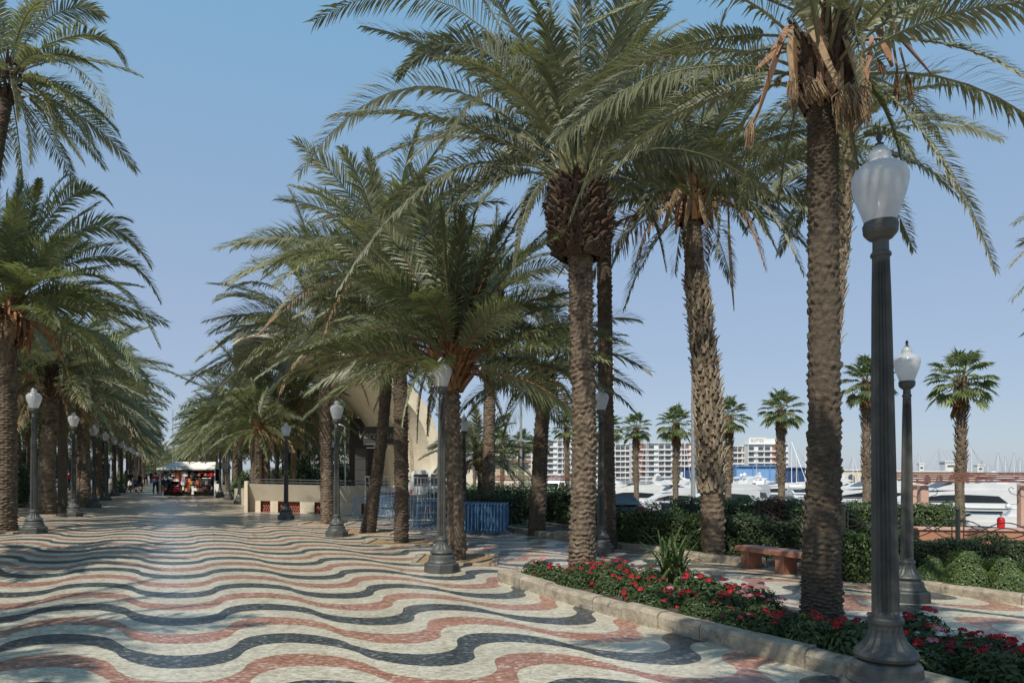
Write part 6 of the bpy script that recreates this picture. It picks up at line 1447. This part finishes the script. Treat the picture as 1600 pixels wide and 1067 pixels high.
# left side street front, mostly hidden by the palms
for k, (X, Y, W_) in enumerate(((-26, 48, 24), (-27, 76, 26), (-28, 108, 30))):
    root = thing('town_house', f'shaded cream town building behind the left palms, {ORD[k]} along the street', 'building', WV(X - 4, Y), R(90) + AX); H = 15 + 2 * k
    mb = MB(); mb.box((0, 0, H / 2), (W_, 8, H)); mb.build('wall', M['bldcream'], root); mb = MB(); mb.box((0, 0, H + .2), (W_ + .6, 8.6, .4)); mb.build('roof', M['tile'], root)
    for r_ in range(4):
        for c_ in range(7):
            mb = MB(); mb.box((-W_ / 2 + (c_ + .5) * W_ / 7, -4.02, 2.6 + r_ * 3.3), (1.2, .12, 1.9)); mb.build('window', M['blddark'], root)
hedge((-13.5, 24), (-13.2, 60), 1.6, 2.0, 'dark garden hedge behind the left palms', 9000, .2, 'hedged', .3, rs=60)
hedge((-7.6, 31.0), (-7.5, 33.5), 1.4, 1.9, 'dark clipped shrub block between the left trunks beside the far lamp post', 2600, .12, 'hedged', .15, rs=61)
hedge((-18.5, 18), (-19.5, 70), 2.5, 4.2, 'tall dark garden hedge closing the left side behind the outer palms', 12000, .30, 'hedged', .4, rs=70)
hedge((-18, 74), (-14, 150), 2.5, 4.0, 'far stretch of tall dark hedge on the left side of the avenue', 8000, .40, 'hedged', .4, rs=71)
hedge((-9, 205), (14, 203), 3, 5.0, 'leafy green mass closing the far end of the avenue', 6000, .5, 'hedge', .6, rs=72)
hedge((18.5, 52), (17.5, 120), 2, 2.6, 'green hedge on the seaward side behind the bandstand', 9000, .26, 'hedge', .3, rs=73)
bush(WV(5.3, 47.5), 1.0, 1.9, 'bright green bush behind the lamp posts right of the souvenir stall', 1300, .16, 'hedgel', 62, name='bush')
bush(WV(-4.6, 66), .9, 1.5, 'low green bush at the foot of the far left lamp posts', 900, .15, 'hedge', 63, name='bush')
bush(WV(9.0, 46), 1.6, 2.6, 'green bush seen through the bandstand arch', 1500, .2, 'hedge', 64, name='bush')
bush(WV(12.2, 50), 1.7, 2.9, 'second green bush seen through the bandstand arch, at its right', 1500, .2, 'hedge', 65, name='bush')
# poles
def pole(x, d, ytop, zb, label, r_=.07, armx=-.6, name='street_light'):
    X = (x - PX) * d / F; zt = CZ - (ytop - PY) * d / F; root = thing(name, label, 'street light', (X, d, zb)); H = zt - zb
    mb = MB(); mb.tube([(0, 0, 0), (0, 0, H)], [r_ * 1.3, r_ * .75], 10); mb.build('pole', M['steel'], root)
    mb = MB(); mb.tube([(0, 0, H - .1), (armx * .6, 0, H + .02), (armx, 0, H + .05)], .035, 6); mb.build('arm', M['steel'], root)
    mb = MB(); mb.bbox((armx * 1.25, 0, H + .05), (abs(armx) * .6, .2, .10), .02); mb.build('light_head', M['steel'], root)
pole(1083, 35, 492, QZ, 'tall grey street light pole left of the ragged curved trunk', .10, -.35)
pole(814, 37, 590, QZ, 'thin tall pale pole left of the leaning stained trunk', .07, .4)
pole(539, 46, 664, 0, 'thin pale light pole seen through the bandstand arch', .05, -.5)
pole(270, 120, 640, 0, 'thin mast standing in the sky gap at the end of the avenue', .08, .3, 'mast')
mb = MB(); rl = random.Random(77)
for k in range(260):
    c0 = rl.choice([(715, 875), (627, 848), (574, 833), (512, 819), (908, 915), (75, 806), (6, 833), (1000, 930), (1200, 920), (330, 840)]); p = at(c0[0], c0[1]); X_, Y_ = p.x + rl.gauss(0, 1.3), p.y + rl.gauss(0, 1.3); a = rl.uniform(0, 6.28); L_ = rl.uniform(.06, .28); w_ = rl.uniform(.008, .018)
    dx, dy = math.cos(a) * L_ / 2, math.sin(a) * L_ / 2; ox, oy = -math.sin(a) * w_, math.cos(a) * w_; z_ = gz(X_) + .012
    mb.add([(X_ - dx, Y_ - dy, z_), (X_ + ox, Y_ + oy, z_ + .015), (X_ + dx, Y_ + dy, z_ + .002), (X_ - ox, Y_ - oy, z_ + .008)], [(0, 1, 2, 3)])
tag(mb.build('leaf_litter', M['dead']), 'dry palm leaflets scattered on the mosaic round the tree pits', 'leaf litter', kind='stuff')
bpy.context.view_layer.update()
